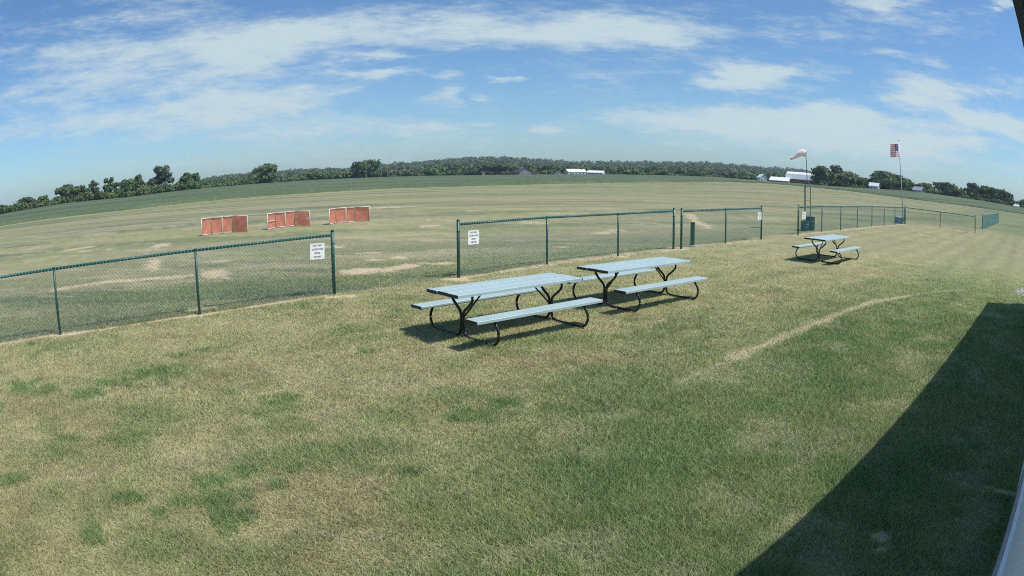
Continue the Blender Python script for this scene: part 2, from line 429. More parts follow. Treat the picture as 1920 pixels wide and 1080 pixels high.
def mat_leaf(name, dark, light, transl=.25):
    m = bpy.data.materials.new(name)
    m.use_nodes = True
    t = m.node_tree
    b = t.nodes['Principled BSDF']
    b.inputs['Roughness'].default_value = .7
    b.inputs['Specular IOR Level'].default_value = .2
    g_ = nd(t, 'ShaderNodeNewGeometry')
    n = nd(t, 'ShaderNodeTexNoise')
    n.inputs['Scale'].default_value = .35
    t.links.new(g_.outputs['Position'], n.inputs['Vector'])
    f = mth(t, 'ADD', mth(t, 'MULTIPLY', g_.outputs['Random Per Island'], .55), mth(t, 'MULTIPLY', mth(t, 'SUBTRACT', n.outputs[0], .3), 1.1), None, True)
    mx = nd(t, 'ShaderNodeMix', data_type='RGBA')
    t.links.new(f, mx.inputs[0])
    mx.inputs[6].default_value = (*dark, 1)
    mx.inputs[7].default_value = (*light, 1)
    t.links.new(mx.outputs[2], b.inputs['Base Color'])
    tr = nd(t, 'ShaderNodeBsdfTranslucent')
    t.links.new(mx.outputs[2], tr.inputs['Color'])
    ms = nd(t, 'ShaderNodeMixShader')
    ms.inputs[0].default_value = transl
    t.links.new(b.outputs[0], ms.inputs[1]); t.links.new(tr.outputs[0], ms.inputs[2])
    t.links.new(ms.outputs[0], t.nodes['Material Output'].inputs[0])
    return m


def mat_net(name, col):
    """Thin woven netting: lit from both sides, with a faint horizontal weave."""
    m = mat(name, col, .8, 0, .15, .14, 4.0)
    t = m.node_tree
    b = t.nodes['Principled BSDF']
    src = b.inputs['Base Color'].links[0].from_socket
    tr = nd(t, 'ShaderNodeBsdfTranslucent')
    t.links.new(src, tr.inputs['Color'])
    ms = nd(t, 'ShaderNodeMixShader')
    ms.inputs[0].default_value = .58
    t.links.new(b.outputs[0], ms.inputs[1]); t.links.new(tr.outputs[0], ms.inputs[2])
    tp = nd(t, 'ShaderNodeBsdfTransparent')
    m2 = nd(t, 'ShaderNodeMixShader')
    m2.inputs[0].default_value = .24
    t.links.new(ms.outputs[0], m2.inputs[1]); t.links.new(tp.outputs[0], m2.inputs[2])
    t.links.new(m2.outputs[0], t.nodes['Material Output'].inputs[0])
    return m


M = dict(
    ground=mat_attr('turf_soil', .95, .05, (9.0, 55.0), .30, .5),
    blade=mat_attr('grass_blades', .6, .25, None, transl=.3),
    crop=mat_attr('crop_leaves', .8, .15, (1.2, 5.0), .3),
    post=mat('green_vinyl_post', (.016, .078, .068), .38, 0, .5, .15, 20),
    wire=mat('green_vinyl_wire', (.095, .260, .250), .35, 0, .6),  # vinyl green, lightened to stand in for sun glint on the wires
    top=mat('sky_tinted_plank', (.355, .465, .480), .5, .0, .5, .06, 2.5),  # aluminium plank; its blue sky reflection is put into the base colour
    cap=mat('black_end_cap', (.012, .012, .014), .45),
    tube=mat('black_enamel_tube', (.012, .012, .014), .32, 0, .5),
    white=mat('white_board', (.82, .83, .82), .45),
    ink=mat('black_ink', (.07, .075, .085), .6),
    pvc=mat('white_pipe', (.72, .70, .69), .45, 0, .5, .06, 9),
    red=mat_net('faded_red_netting', (.93, .42, .30)),
    redpost=mat('dark_red_stake', (.16, .045, .05), .7),
    galv=mat('galvanised_steel', (.46, .48, .52), .45, .3, .5, .1, 15),
    mast=mat('grey_mast_pipe', (.11, .12, .17), .45, .2, .5),
    sock=mat('windsock_cloth', (.90, .76, .70), .8, 0, .2, .1, 6),
    drum=mat('green_drum', (.018, .085, .085), .5, 0, .5, .2, 5),
    dark_bin=mat('dark_green_bin', (.012, .05, .05), .55, 0, .4, .15, 5),
    boxblue=mat('slate_blue_box', (.10, .14, .24), .5, 0, .4, .1, 5),
    lid=mat('pale_lid', (.62, .66, .70), .5),
    siding=mat('white_siding', (.84, .86, .88), .45, 0, .4, .04, 4),
    skirt=mat('grey_concrete', (.44, .43, .42), .85, 0, .2, .2, 14, .3),
    drip=mat('dark_drip_edge', (.035, .03, .05), .5),
    soffit=mat('grey_soffit', (.20, .22, .23), .7),
    roof=mat('grey_shingle', (.12, .12, .12), .9, 0, .2, .25, 12),
    flagred=mat('flag_red', (.72, .32, .35), .8, 0, .2),
    flagwhite=mat('flag_white', (.80, .78, .80), .8, 0, .2),
    flagblue=mat('flag_blue', (.07, .09, .19), .8, 0, .2),
    barnred=mat('barn_red', (.30, .055, .055), .8, 0, .2, .2, 1),
    metalroof=mat('white_metal_roof', (.80, .82, .83), .4, 0, .4, .05, .5),
    farmwhite=mat('farm_white', (.72, .73, .73), .6, 0, .3, .06, 1),
    farmgrey=mat('farm_grey', (.22, .21, .23), .7, 0, .3, .1, 1),
    darkroof=mat('dark_roof', (.08, .08, .095), .8, 0, .2, .15, 1),
    glass=mat('dark_window', (.02, .025, .03), .15),
    beige=mat('beige_wall', (.5, .44, .36), .7),
    bark=mat('bark', (.075, .06, .05), .9, 0, .1, .3, 3),
    pole=mat('weathered_pole', (.20, .18, .16), .9, 0, .1),
    stone=mat('pale_gravel', (.60, .57, .51), .9, 0, .2, .25, 20),
    leaf_dark=mat_leaf('leaf_dark', (.045, .080, .036), (.125, .195, .070)),
    leaf_mid=mat_leaf('leaf_mid', (.055, .098, .040), (.155, .235, .080)),
    leaf_light=mat_leaf('leaf_light', (.075, .120, .048), (.215, .270, .105)),
    leaf_grey=mat_leaf('leaf_grey', (.072, .095, .062), (.19, .225, .135)),
)


# ------------------------------------------------------------------ building helpers
def link_mesh(name, verts, faces, material, parent=None, smooth=False):
    me = bpy.data.meshes.new(name)
    me.from_pydata([tuple(v) for v in verts], [], [tuple(f) for f in faces])
    if material is not None:
        me.materials.append(material)
    if smooth:
        me.polygons.foreach_set('use_smooth', [True] * len(me.polygons))
    o = bpy.data.objects.new(name, me)
    C.objects.link(o)
    if parent:
        o.parent = parent
    return o


def link_big(name, verts, quads, material, cols=None, nside=4, smooth=False):
    """A large mesh straight from numpy arrays."""
    me = bpy.data.meshes.new(name)
    v = np.asarray(verts, np.float32); f = np.asarray(quads, np.int32)
    me.vertices.add(len(v)); me.vertices.foreach_set('co', v.ravel())
    me.loops.add(f.size); me.loops.foreach_set('vertex_index', f.ravel())
    me.polygons.add(len(f))
    me.polygons.foreach_set('loop_start', np.arange(0, f.size, nside, dtype=np.int32))
    me.polygons.foreach_set('loop_total', np.full(len(f), nside, np.int32))
    if smooth:
        me.polygons.foreach_set('use_smooth', np.ones(len(f), bool))
    me.update(calc_edges=True)
    if cols is not None:
        a = me.attributes.new('Col', 'FLOAT_COLOR', 'POINT')
        a.data.foreach_set('color', np.c_[cols, np.ones(len(cols))].astype(np.float32).ravel())
    me.materials.append(material)
    o = bpy.data.objects.new(name, me)
    C.objects.link(o)
    return o


class MB:
    """Collects simple solids and links them as one mesh."""

    def __init__(self):
        self.v, self.f = [], []

    def add(self, v, f):
        k = len(self.v)
        self.v += [Vector(p) for p in v]
        self.f += [tuple(i + k for i in q) for q in f]
        return self

    def box(self, c, s, rot=None, bev=0.0):
        x, y, z = s[0] / 2, s[1] / 2, s[2] / 2
        if bev:
            b = bev
            pr = [(-x + b, -y), (x - b, -y), (x, -y + b), (x, y - b), (x - b, y), (-x + b, y), (-x, y - b), (-x, -y + b)]
            pts = [Vector((px, py, -z)) for px, py in pr] + [Vector((px, py, z)) for px, py in pr]
            fs = [tuple(range(7, -1, -1)), tuple(range(8, 16))] + [(i, (i + 1) % 8, 8 + (i + 1) % 8, 8 + i) for i in range(8)]
        else:
            pts = [Vector((i * x, j * y, k * z)) for i in (-1, 1) for j in (-1, 1) for k in (-1, 1)]
            fs = [(0, 1, 3, 2), (4, 6, 7, 5), (0, 4, 5, 1), (2, 3, 7, 6), (0, 2, 6, 4), (1, 5, 7, 3)]
        if rot is not None:
            pts = [rot @ p for p in pts]
        return self.add([p + Vector(c) for p in pts], fs)

    def tube(self, path, r, n=8, cap=True):
        path = [Vector(p) for p in path]
        rs = r if isinstance(r, (list, tuple)) else [r] * len(path)
        ring = []
        up = Vector((0, 0, 1))
        for i, p in enumerate(path):
            d = (path[min(i + 1, len(path) - 1)] - path[max(i - 1, 0)]).normalized()
            a = d.cross(up)
            if a.length < .05:
                a = d.cross(Vector((1, 0, 0)))
            a.normalize()
            b = d.cross(a).normalized()
            ring.append([p + (a * math.cos(2 * math.pi * k / n) + b * math.sin(2 * math.pi * k / n)) * rs[i] for k in range(n)])
        v = [q for rg in ring for q in rg]
        f = []
        for i in range(len(path) - 1):
            for k in range(n):
                f.append((i * n + k, i * n + (k + 1) % n, (i + 1) * n + (k + 1) % n, (i + 1) * n + k))
        if cap:
            f.append(tuple(range(n - 1, -1, -1)))
            f.append(tuple((len(path) - 1) * n + k for k in range(n)))
        return self.add(v, f)

    def prism(self, poly, a, b):
        """Extrude a list of 2-D points (given by fn a, fn b -> 3-D)."""
        n = len(poly)
        v = [a(p) for p in poly] + [b(p) for p in poly]
        f = [tuple(range(n - 1, -1, -1)), tuple(range(n, 2 * n))] + [(i, (i + 1) % n, n + (i + 1) % n, n + i) for i in range(n)]
        return self.add(v, f)

    def dome(self, c, r, h, n=8):
        c = Vector(c)
        v = [c + Vector((r * math.cos(2 * math.pi * k / n), r * math.sin(2 * math.pi * k / n), 0)) for k in range(n)]
        v += [c + Vector((.7 * r * math.cos(2 * math.pi * k / n), .7 * r * math.sin(2 * math.pi * k / n), h * .7)) for k in range(n)]
        v.append(c + Vector((0, 0, h)))
        f = [(k, (k + 1) % n, n + (k + 1) % n, n + k) for k in range(n)] + [(n + k, n + (k + 1) % n, 2 * n) for k in range(n)]
        f.append(tuple(range(n - 1, -1, -1)))
        return self.add(v, f)

    def build(self, name, material, parent=None, smooth=False):
        return link_mesh(name, self.v, self.f, material, parent, smooth)


def tag(o, label=None, cat=None, group=None, kind=None):
    for k, v in (('label', label), ('category', cat), ('group', group), ('kind', kind)):
        if v:
            o[k] = v
    return o


def thing(name, label, cat, loc=(0, 0, 0), rz=0.0, group=None):
    o = bpy.data.objects.new(name, None)
    o.empty_display_size = .2
    C.objects.link(o)
    o.location = loc
    o.rotation_euler = (0, 0, rz)
    return tag(o, label, cat, group)


def copy_tree(o, parent=None):
    c = o.copy()
    C.objects.link(c)
    c.parent = parent
    for ch in list(o.children):
        copy_tree(ch, c)
    return c


# ------------------------------------------------------------------ ground
def build_ground():
    depr = np.concatenate([np.linspace(70, 36, 14), np.linspace(35, 3.2, 330)[0:], np.linspace(3.1, .75, 130)])
    rr = CAM_H / np.tan(np.radians(depr))
    rr = np.concatenate([[0.15], rr, [185, 190, 195, 200, 215, 235, 260, 285, 300, 315, 340, 370, 395, 410, 425, 450, 500, 560, 640, 720, 820, 920, 1040, 1160, 1280, 1400, 1550]])
    az = np.concatenate([np.linspace(-180, -66, 20)[:-1], np.linspace(-66, 66, 470), np.linspace(66, 180, 20)[1:-1]])
    AZ, RR = np.meshgrid(np.radians(az), rr)
    X, Y = RR * np.sin(AZ), RR * np.cos(AZ)
    Z = terrain(X, Y)
    near = (RR < 60)
    Z = Z + np.where(near, (fbm(X * .5, Y * .5, 3) - .5) * .05 * sst(1, 5, RR), 0)
    col, bare = ground_colour(X.ravel(), Y.ravel())
    col = col * (.86 + .14 * bare)[:, None]  # blades' self-shadow and darker thatch put into the turf colour; bare soil kept
    nr, na = X.shape
    i, j = np.meshgrid(np.arange(nr - 1), np.arange(na), indexing='ij')
    jn = (j + 1) % na
    q = np.stack([i * na + j, i * na + jn, (i + 1) * na + jn, (i + 1) * na + j], -1).reshape(-1, 4)[:, ::-1]
    v = np.c_[X.ravel(), Y.ravel(), Z.ravel()]
    c = len(v)
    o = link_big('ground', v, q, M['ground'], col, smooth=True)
    tag(o, kind='structure')


build_ground()


def gz(x, y):
    """Ground height with the small undulation of the near lawn."""
    x = np.asarray(x, float); y = np.asarray(y, float)
    r = np.hypot(x, y)
    return terrain(x, y) + np.where(r < 60, (fbm(x * .5, y * .5, 3) - .5) * .05 * sst(1, 5, r), 0)


def gzf(x, y):
    return float(gz(np.array([x]), np.array([y]))[0])


def build_grass():
    """Short mown turf: each blade its own little triangle, thinning out with distance."""
    N = 1000000
    # radial density: constant per area to 4.5 m, then falling, gone by 26 m
    rs = np.linspace(2.3, 26, 4000)
    dens = rs * np.minimum(1, 4.5 / rs) ** 1.7 * sst(26, 11, rs)
    cdf = np.cumsum(dens); cdf /= cdf[-1]
    r = np.interp(rng.random(N), cdf, rs)
    az = np.radians(rng.uniform(-61, 61, N))
    x, y = r * np.sin(az), r * np.cos(az)
    # tufts: pull blades towards random clump centres
    cl = .04
    cx = np.round(x / cl) * cl; cy = np.round(y / cl) * cl
    pull = rng.random(N) * .45 * sst(9, 5, r)
    x = x + (cx + (rng.random(N) - .5) * .01 + (vnoise(cx * 91, cy * 87) - .5) * cl - x) * pull
    y = y + (cy + (vnoise(cx * 53, cy * 71) - .5) * cl - y) * pull
    inside = (-.640 * x + .768 * y) > -.15
    x, y, r = x[inside], y[inside], r[inside]
    col, bare = ground_colour(x, y, 1.0, .2)
    keep = rng.random(len(x)) > bare * .95
    x, y, r, col = x[keep], y[keep], r[keep], col[keep]
    n = len(x)
    z = gz(x, y)
    lush = np.clip((col[:, 1] - col[:, 0]) / .06, -.5, 1)
    h = (.024 + .016 * rng.random(n) + .016 * lush) * (.75 + .6 * vnoise(x * 2.2, y * 2.2)) * (1 - .45 * sst(8, 20, r))
    fd = np.minimum(seg_dist(x, y, [(-12.6, 4.75), (-3.49, 12.93)]), np.minimum(seg_dist(x, y, [(-1.167, 14.97), (4.965, 20.55)]), seg_dist(x, y, [(5.22, 20.56), (9.33, 23.94)])))
    h = h * (1 + 2.2 * sst(.10, .03, fd) * vnoise(x * 3, y * 3))
    w = .0066 * np.maximum(1, r / 4.5) ** .75
    a = rng.uniform(0, 2 * np.pi, n)
    lean = rng.normal(0, .8, (n, 2)) + .25 * np.c_[vnoise(x * .8, y * .8) - .5, vnoise(x * .8 + 9, y * .8) - .5]
    dx, dy = np.cos(a) * w / 2, np.sin(a) * w / 2
    v = np.empty((n, 3, 3))
    v[:, 0] = np.c_[x - dx, y - dy, z - .003]
    v[:, 1] = np.c_[x + dx, y + dy, z - .003]
    v[:, 2] = np.c_[x + lean[:, 0] * h, y + lean[:, 1] * h, z + h]
    t = rng.random(n)
    k = 1.24 + .95 * (rng.random(n) - .45)
    bc = col * k[:, None]
    straw = t < .19
    bc[straw] = lerp(bc[straw], STRAW * np.array((1.18, 1.18, 1.3)), np.full(straw.sum(), .6))
    grn = t > .8
    bc[grn] = lerp(bc[grn], GREEN * 1.1, np.full(grn.sum(), .5))
    bc = np.clip(bc, .01, .85)
    cols = np.repeat(bc, 3, 0)
    f = np.arange(3 * n).reshape(-1, 3)
    o = link_big('lawn_grass', v.reshape(-1, 3), f, M['blade'], cols, nside=3)
    tag(o, 'short mown lawn grass, straw-dry with greener patches', 'grass', kind='stuff')


build_grass()


def build_crop():
    """Low green field crop between the mown airfield and the tree lines."""
    az = np.linspace(-62, 62, 700)
    t = np.linspace(0, 1, 60) ** 1.3
    AZ, T = np.meshgrid(az, t)
    rb = r_edge(AZ) * 1.004; rt = np.interp(AZ, AZT, RTT) - 6
    RR = rb + (rt - rb) * T
    X, Y = RR * np.sin(np.radians(AZ)), RR * np.cos(np.radians(AZ))
    Z = terrain(X, Y) + .42 + .16 * (fbm(X * .9, Y * .9, 2) - .5) + .05 * rng.normal(0, 1, X.shape)
    Z[0] = terrain(X[0], Y[0]) - .05
    s = fbm((X * .96 + Y * .2) * .012, (-X * .2 + Y * .96) * .09, 4)
    s2 = fbm(X * .02 + 3, Y * .05 + 8, 3)
    c = lerp(np.broadcast_to(np.array((.080, .114, .060)), X.shape + (3,)), np.array((.130, .170, .086)), 2.2 * (s - .40) + .5 * (s2 - .5))
    c = c * (1 + .25 * (rng.random(X.shape) - .5))[..., None]
    nr, na = X.shape
    i, j = np.meshgrid(np.arange(nr - 1), np.arange(na - 1), indexing='ij')
    q = np.stack([i * na + j, (i + 1) * na + j, (i + 1) * na + j + 1, i * na + j + 1], -1).reshape(-1, 4)
    o = link_big('field_crop', np.c_[X.ravel(), Y.ravel(), Z.ravel()], q[:, ::-1], M['crop'], c.reshape(-1, 3), smooth=False)
    tag(o, 'dark green low crop field beyond the mown airfield', 'crop field', kind='stuff')


build_crop()


def build_gravel():
    v, f = [], []
    mb = MB()
    for k in range(900):
        x = random.uniform(12.9, 17.2); y = 12.0 + (x - 12.9) * .28 + random.uniform(-.55, .65)
        if math.hypot((x - 15.6) / 2.7, (y - 12.55 - (x - 15.6) * .3) / .75) > 1:
            continue
        s = random.uniform(.02, .06)
        z = gzf(x, y)
        p = [Vector((random.uniform(-1, 1), random.uniform(-1, 1), random.uniform(-.2, 1))).normalized() * s for _ in range(5)]
        c = Vector((x, y, z + .01))
        q = [c + Vector((s, 0, 0)), c + Vector((0, s, .0)), c + Vector((-s, 0, 0)), c + Vector((0, -s, 0)), c + Vector((p[0].x * .4, p[0].y * .4, s * .9))]
        mb.add(q, [(0, 1, 4), (1, 2, 4), (2, 3, 4), (3, 0, 4)])
    o = mb.build('gravel', M['stone'])
    tag(o, 'patch of pale gravel at the edge of the lawn', 'gravel', kind='stuff')


build_gravel()

# ------------------------------------------------------------------ clubhouse beside the camera
BU = Vector((.768, .640, 0)); BN = Vector((-.640, .768, 0))


def bl(u, n, z):
    return BU * u + BN * n + Vector((0, 0, z))


def build_clubhouse():
    t = thing('clubhouse', 'white sided clubhouse wall and eave shading the lawn', 'building', bl(4, -.2, 0))
    inv = Matrix.Translation(-t.location)

    def part(mb, name, m, parent=t):
        mb.v = [p - t.location for p in mb.v]
        return mb.build(name, m, parent)
    u0, u1 = -7.0, 16.05
    # main wall body, set back behind the boards
    wall = [(u0, -.27), (u1, -.27), (u1 + 3.6, -5.4), (u0, -5.4)]
    part(MB().prism(wall, lambda p: bl(p[0], p[1], .02), lambda p: bl(p[0], p[1], 2.79)), 'wall', M['siding'])
    for z0, z1 in ((.31, 1.10), (1.106, 1.90), (1.906, 2.70)):
        for ua, ub in ((u0, -1.2), (-1.19, 4.62), (4.63, 10.4), (10.41, u1 - .02)):
            part(MB().prism([(-.268, z0), (-.232, z0), (-.238, z1), (-.268, z1)], lambda p, a=ua: bl(a, p[0], p[1]), lambda p, b=ub: bl(b, p[0], p[1])), 'siding_board', M['siding'])
    part(MB().prism([(-.268, -.02), (-.19, -.02), (-.19, .285), (-.268, .305)], lambda p: bl(u0, p[0], p[1]), lambda p: bl(5.25, p[0], p[1])), 'foundation', M['skirt'])
    part(MB().prism([(-.268, -.02), (-.185, -.02), (-.185, .30), (-.268, .308)], lambda p: bl(5.31, p[0], p[1]), lambda p: bl(u1, p[0], p[1])), 'skirt_board', M['siding'])
    part(MB().prism([(-.268, -.02), (-.187, -.02), (-.187, .292), (-.268, .304)], lambda p: bl(5.252, p[0], p[1]), lambda p: bl(5.308, p[0], p[1])), 'joint_strip', M['drip'])
    part(MB().prism([(-.245, .312), (-.205, .308), (-.205, .335), (-.245, .345)], lambda p: bl(u0, p[0], p[1]), lambda p: bl(u1, p[0], p[1])), 'base_trim', M['white'])
    eo, en = .09, .0
    rp = [(u0, en - .03), (16.27, eo - .03), (19.96, -5.25), (u0, -5.25)]  # far corner slanted, out of view, to set where the cast shadow ends
    part(MB().prism(rp, lambda p: bl(p[0], p[1], 2.805), lambda p: bl(p[0], p[1], 2.825)), 'soffit', M['soffit'])
    part(MB().prism([(-.028, 2.785), (0, 2.785), (0, 2.92), (-.028, 2.92)], lambda p: bl(u0, p[0] + en, p[1]), lambda p: bl(16.29, p[0] + eo, p[1])), 'fascia', M['drip'])
    # low hipped roof above; unseen far end skewed to shape the lawn shadow
    v = [bl(u0, en + .01, 2.923), bl(16.31, eo + .01, 2.923), bl(20.0, -5.2, 2.923), bl(u0, -5.2, 2.923), bl(u0, -2.6, 3.25), bl(15.6, -2.6, 3.25)]
    part(MB().add(v, [(0, 1, 5, 4), (1, 2, 5), (2, 3, 4, 5), (3, 0, 4), (3, 2, 1, 0)]), 'roof', M['roof'])


build_clubhouse()

# ------------------------------------------------------------------ chain-link fences
RAIL = 1.165
LINE_H, TERM_H = 1.17, 1.245


def fence_piece(name, label, posts, mesh_skip=()):
    """posts: (x, y, terminal?) in order; consecutive posts carry rail and chain-link."""
    x0, y0, _ = posts[0]
    t = thing(name, label, 'chain-link fence', (x0, y0, gzf(x0, y0)))
    base = Vector(t.location)
    ps = [Vector((x, y, gzf(x, y))) for x, y, _ in posts]
    for p, (_, _, term) in zip(ps, posts):
        q = p - base
        r = .036 if term else .027
        h = TERM_H if term else LINE_H
        po = MB().tube([q + Vector((0, 0, -.1)), q + Vector((0, 0, h))], r, 10).build('post', M['post'], t, True)
        if term:
            cp_ = MB().dome(q + Vector((0, 0, h + .001)), r + .006, .035, 10)
            cp_.build('post_cap', M['post'], po, True)
            bands = MB()
            for zz in (.15, .45, .75, 1.0):
                bands.tube([q + Vector((0, 0, zz)), q + Vector((0, 0, zz + .022))], r + .004, 10)
            tag(bands.build('tension_band', M['post'], po), kind='stuff')
        else:
            MB().tube([q + Vector((0, 0, h + .001)), q + Vector((0, 0, h + .03))], .034, 10).build('loop_cap', M['post'], po, True)
    rail = MB()
    for a, b in zip(ps, ps[1:]):
        rail.tube([a - base + Vector((0, 0, RAIL)), b - base + Vector((0, 0, RAIL))], .024, 8)
    rail.build('top_rail', M['post'], t, True)
    # woven wire: zig-zag strands leaning both ways, knuckled above the rail
    wv, wf = [], []
    pitch, rw, zb_, zt_ = .075, .0021, .035, RAIL + .03

    def strand(p, q):
        d = (q - p).normalized()
        a = d.cross(Vector((0, 0, 1))).normalized()
        b = d.cross(a)
        k = len(wv)
        for e in (p, q):
            for c_, s_ in ((0, 1), (.87, -.5), (-.87, -.5)):
                wv.append(e + a * c_ * rw + b * s_ * rw)
        wf.extend([(k, k + 1, k + 4, k + 3), (k + 1, k + 2, k + 5, k + 4), (k + 2, k, k + 3, k + 5)])
    kn = MB()
    for a, b in zip(ps, ps[1:]):
        a2, b2 = a - base, b - base
        d = b2 - a2
        L_ = d.length
        u = d / L_
        off = Vector((-u.y, u.x, 0)) * -.026
        hgt = zt_ - zb_
        n = int((L_ + hgt) / pitch) + 1
        for sgn in (1, -1):
            for i in range(n + 1):
                s0 = -hgt + i * pitch
                # bottom at s0, top at s0 + hgt (leaning right), clipped to the bay
                ta, tb = max(0, -s0 / hgt), min(1, (L_ - s0) / hgt)
                if tb <= ta:
                    continue
                pa = s0 + hgt * ta; pb = s0 + hgt * tb
                za, zb2 = zb_ + hgt * ta, zb_ + hgt * tb
                if sgn < 0:
                    pa, pb = L_ - pa, L_ - pb
                wob = off * (1.0 + .05 * sgn)
                strand(a2 + d * (pa / L_) + Vector((0, 0, za)) + wob, a2 + d * (pb / L_) + Vector((0, 0, zb2)) + wob)
        m_ = int(L_ / pitch)
        for i in range(m_):
            s0 = (i + .5) * pitch
            c0 = a2 + u * s0
            kn.tube([c0 + off * 1.2 + Vector((0, 0, RAIL - .012)), c0 + off * .6 + Vector((0, 0, RAIL + .028)), c0 - off * .35 + Vector((0, 0, RAIL + .038))], .0095, 4)
    mo = link_mesh('chain_mesh', wv, wf, M['wire'], t)
    tag(mo, kind='stuff')
    ko = kn.build('knuckle_edge', M['wire'], t)
    tag(ko, kind='stuff')
    return t


PX = [(-7.945, 8.819, 0), (-5.654, 10.832, 0), (-3.493, 12.929, 1), (-1.167, 14.969, 1), (.866, 17.002, 0), (2.917, 18.717, 0), (4.965, 20.555, 1), (5.220, 20.560, 1), (7.259, 22.199, 0), (9.328, 23.936, 1), (12.043, 26.245, 1), (14.262, 28.159, 0), (16.352, 29.921, 0), (18.502, 31.729, 0), (20.847, 33.784, 0), (22.981, 35.539, 0), (25.015, 37.154, 0), (27.384, 39.230, 1)]
fence_piece('chain_link_fence', 'green chain-link fence at the left, nearest the camera, ending at a walk-through gap', [(-12.6, 4.75, 0), (-10.27, 6.78, 0)] + PX[0:3])
fence_piece('chain_link_fence', 'green chain-link fence section behind the two front picnic tables', PX[3:7])
fence_piece('chain_link_fence', 'short green chain-link fence section with the stubby green post behind it', PX[7:10])
fence_piece('chain_link_fence', 'long green chain-link fence section in front of the windsock mast', PX[10:18])
fence_piece('chain_link_fence', 'green chain-link return running right from the flagpole corner', [(27.44, 39.16, 0), (30.183, 37.797, 0), (31.714, 34.787, 1)])
E_ = [(38.136 + (56.6 - 38.136) * k / 8, 40.718 + (56.8 - 40.718) * k / 8, 1 if k in (0, 8) else 0) for k in range(9)]
fence_piece('chain_link_fence', 'farthest green chain-link fence at the right, seen almost end-on', E_)


# ------------------------------------------------------------------ signs on the fence
def fence_sign(label, a, b, zlo, zhi, tilt=0.0):
    a = Vector((a[0], a[1], 0)); b = Vector((b[0], b[1], 0))
    mid = (a + b) / 2
    u = (b - a).normalized()
    nrm = Vector((u.y, -u.x, 0))
    g0 = 0
    w, h = (b - a).length, zhi - zlo
    t = thing('fence_sign', label, 'sign', mid + nrm * .045 + Vector((0, 0, (zlo + zhi) / 2)), math.atan2(u.y, u.x), 'notices wired to the fence')
    t.rotation_euler = (0, tilt, math.atan2(u.y, u.x))
    MB().box((0, 0, 0), (w, .006, h)).build('board', M['white'], t)
    mb = MB()
    for i, sx in enumerate((-1, 1)):
        for sz in (-1, 1):
            mb.tube([(sx * (w / 2 - .02), -.009, sz * (h / 2 - .02)), (sx * (w / 2 - .02), .02, sz * (h / 2 - .02))], .005, 6)
    tag(mb.build('wire_tie', M['ink'], t), kind='stuff')
    lines = [("PILOTS ONLY", .19), ("NO SPECTATORS", .225), ("BEYOND", .115), ("THIS POINT", .165)]
    for k, (s, wd) in enumerate(lines):
        fc = bpy.data.curves.new('lettering', 'FONT')
        fc.body = s
        fc.align_x = 'CENTER'; fc.align_y = 'CENTER'
        fc.size = .05
        fc.offset = .0012
        tmp = bpy.data.objects.new('lettering', fc)
        C.objects.link(tmp)
        dg = bpy.context.evaluated_depsgraph_get()
        me = bpy.data.meshes.new_from_object(tmp.evaluated_get(dg))
        bpy.data.objects.remove(tmp)
        bpy.data.curves.remove(fc)
        me.name = 'lettering'
        co = np.empty(len(me.vertices) * 3, np.float32)
        me.vertices.foreach_get('co', co)
        co = co.reshape(-1, 3)
        ww = np.ptp(co[:, 0])
        co[:, 0] *= wd * (w / .30) / ww
        co[:, 1] *= .95
        me.vertices.foreach_set('co', np.c_[co[:, 0], np.full(len(co), -.0048), co[:, 1] + (1.5 - k) * .073].astype(np.float32).ravel())
        me.materials.clear(); me.materials.append(M['ink'])
        o = bpy.data.objects.new('lettering', me)
        C.objects.link(o); o.parent = t
    return t


fence_sign('white notice on the left fence near its end post', (-3.884, 12.549), (-3.648, 12.778), .74, 1.048, R(1.5))
fence_sign('white notice on the fence behind the front picnic table', (-.993, 15.143), (-.764, 15.373), .711, 1.023)
fence_sign('narrow-looking white notice at the right end of the short fence section', (9.02, 23.677), (9.255, 23.875), .738 + .07, 1.042 + .07)
fence_sign('white notice in front of the green drum under the windsock', (12.318, 26.48), (12.61, 26.736), .726 + .03, 1.05 + .03)


# ------------------------------------------------------------------ picnic tables
def smooth_path(pts, k=4):
    pts = [Vector(p) for p in pts]
    out = []
    for i in range(len(pts) - 1):
        p0, p1, p2, p3 = pts[max(i - 1, 0)], pts[i], pts[i + 1], pts[min(i + 2, len(pts) - 1)]
        for j in range(k):
            t = j / k
            out.append(.5 * ((2 * p1) + (p2 - p0) * t + (2 * p0 - 5 * p1 + 4 * p2 - p3) * t * t + (3 * p1 - p0 - 3 * p2 + p3) * t ** 3))
    out.append(pts[-1])
    return out


TL, TH, BH = 2.36, .685, .40


def plank(parent, name, y0, y1, z, x0, x1, th=.042):
    w = y1 - y0
    # ribbed plank: a shallow channel section with rounded shoulders
    prof = [(y0, z - th), (y0, z - .006), (y0 + .006, z), (y0 + w * .32, z), (y0 + w * .33, z - .0012), (y0 + w * .345, z - .0012), (y0 + w * .355, z), (y0 + w * .645, z), (y0 + w * .655, z - .0012), (y0 + w * .67, z - .0012), (y0 + w * .68, z), (y1 - .006, z), (y1, z - .006), (y1, z - th)]
    o = MB().prism(prof, lambda p: Vector((x0, p[0], p[1])), lambda p: Vector((x1, p[0], p[1]))).build(name, M['top'], parent)
    for sx, xe in ((-1, x0), (1, x1)):
        MB().box((xe + sx * .006, (y0 + y1) / 2, z - th / 2 - .002), (.0115, w + .004, th + .001)).build('end_cap', M['cap'], o)
    return o


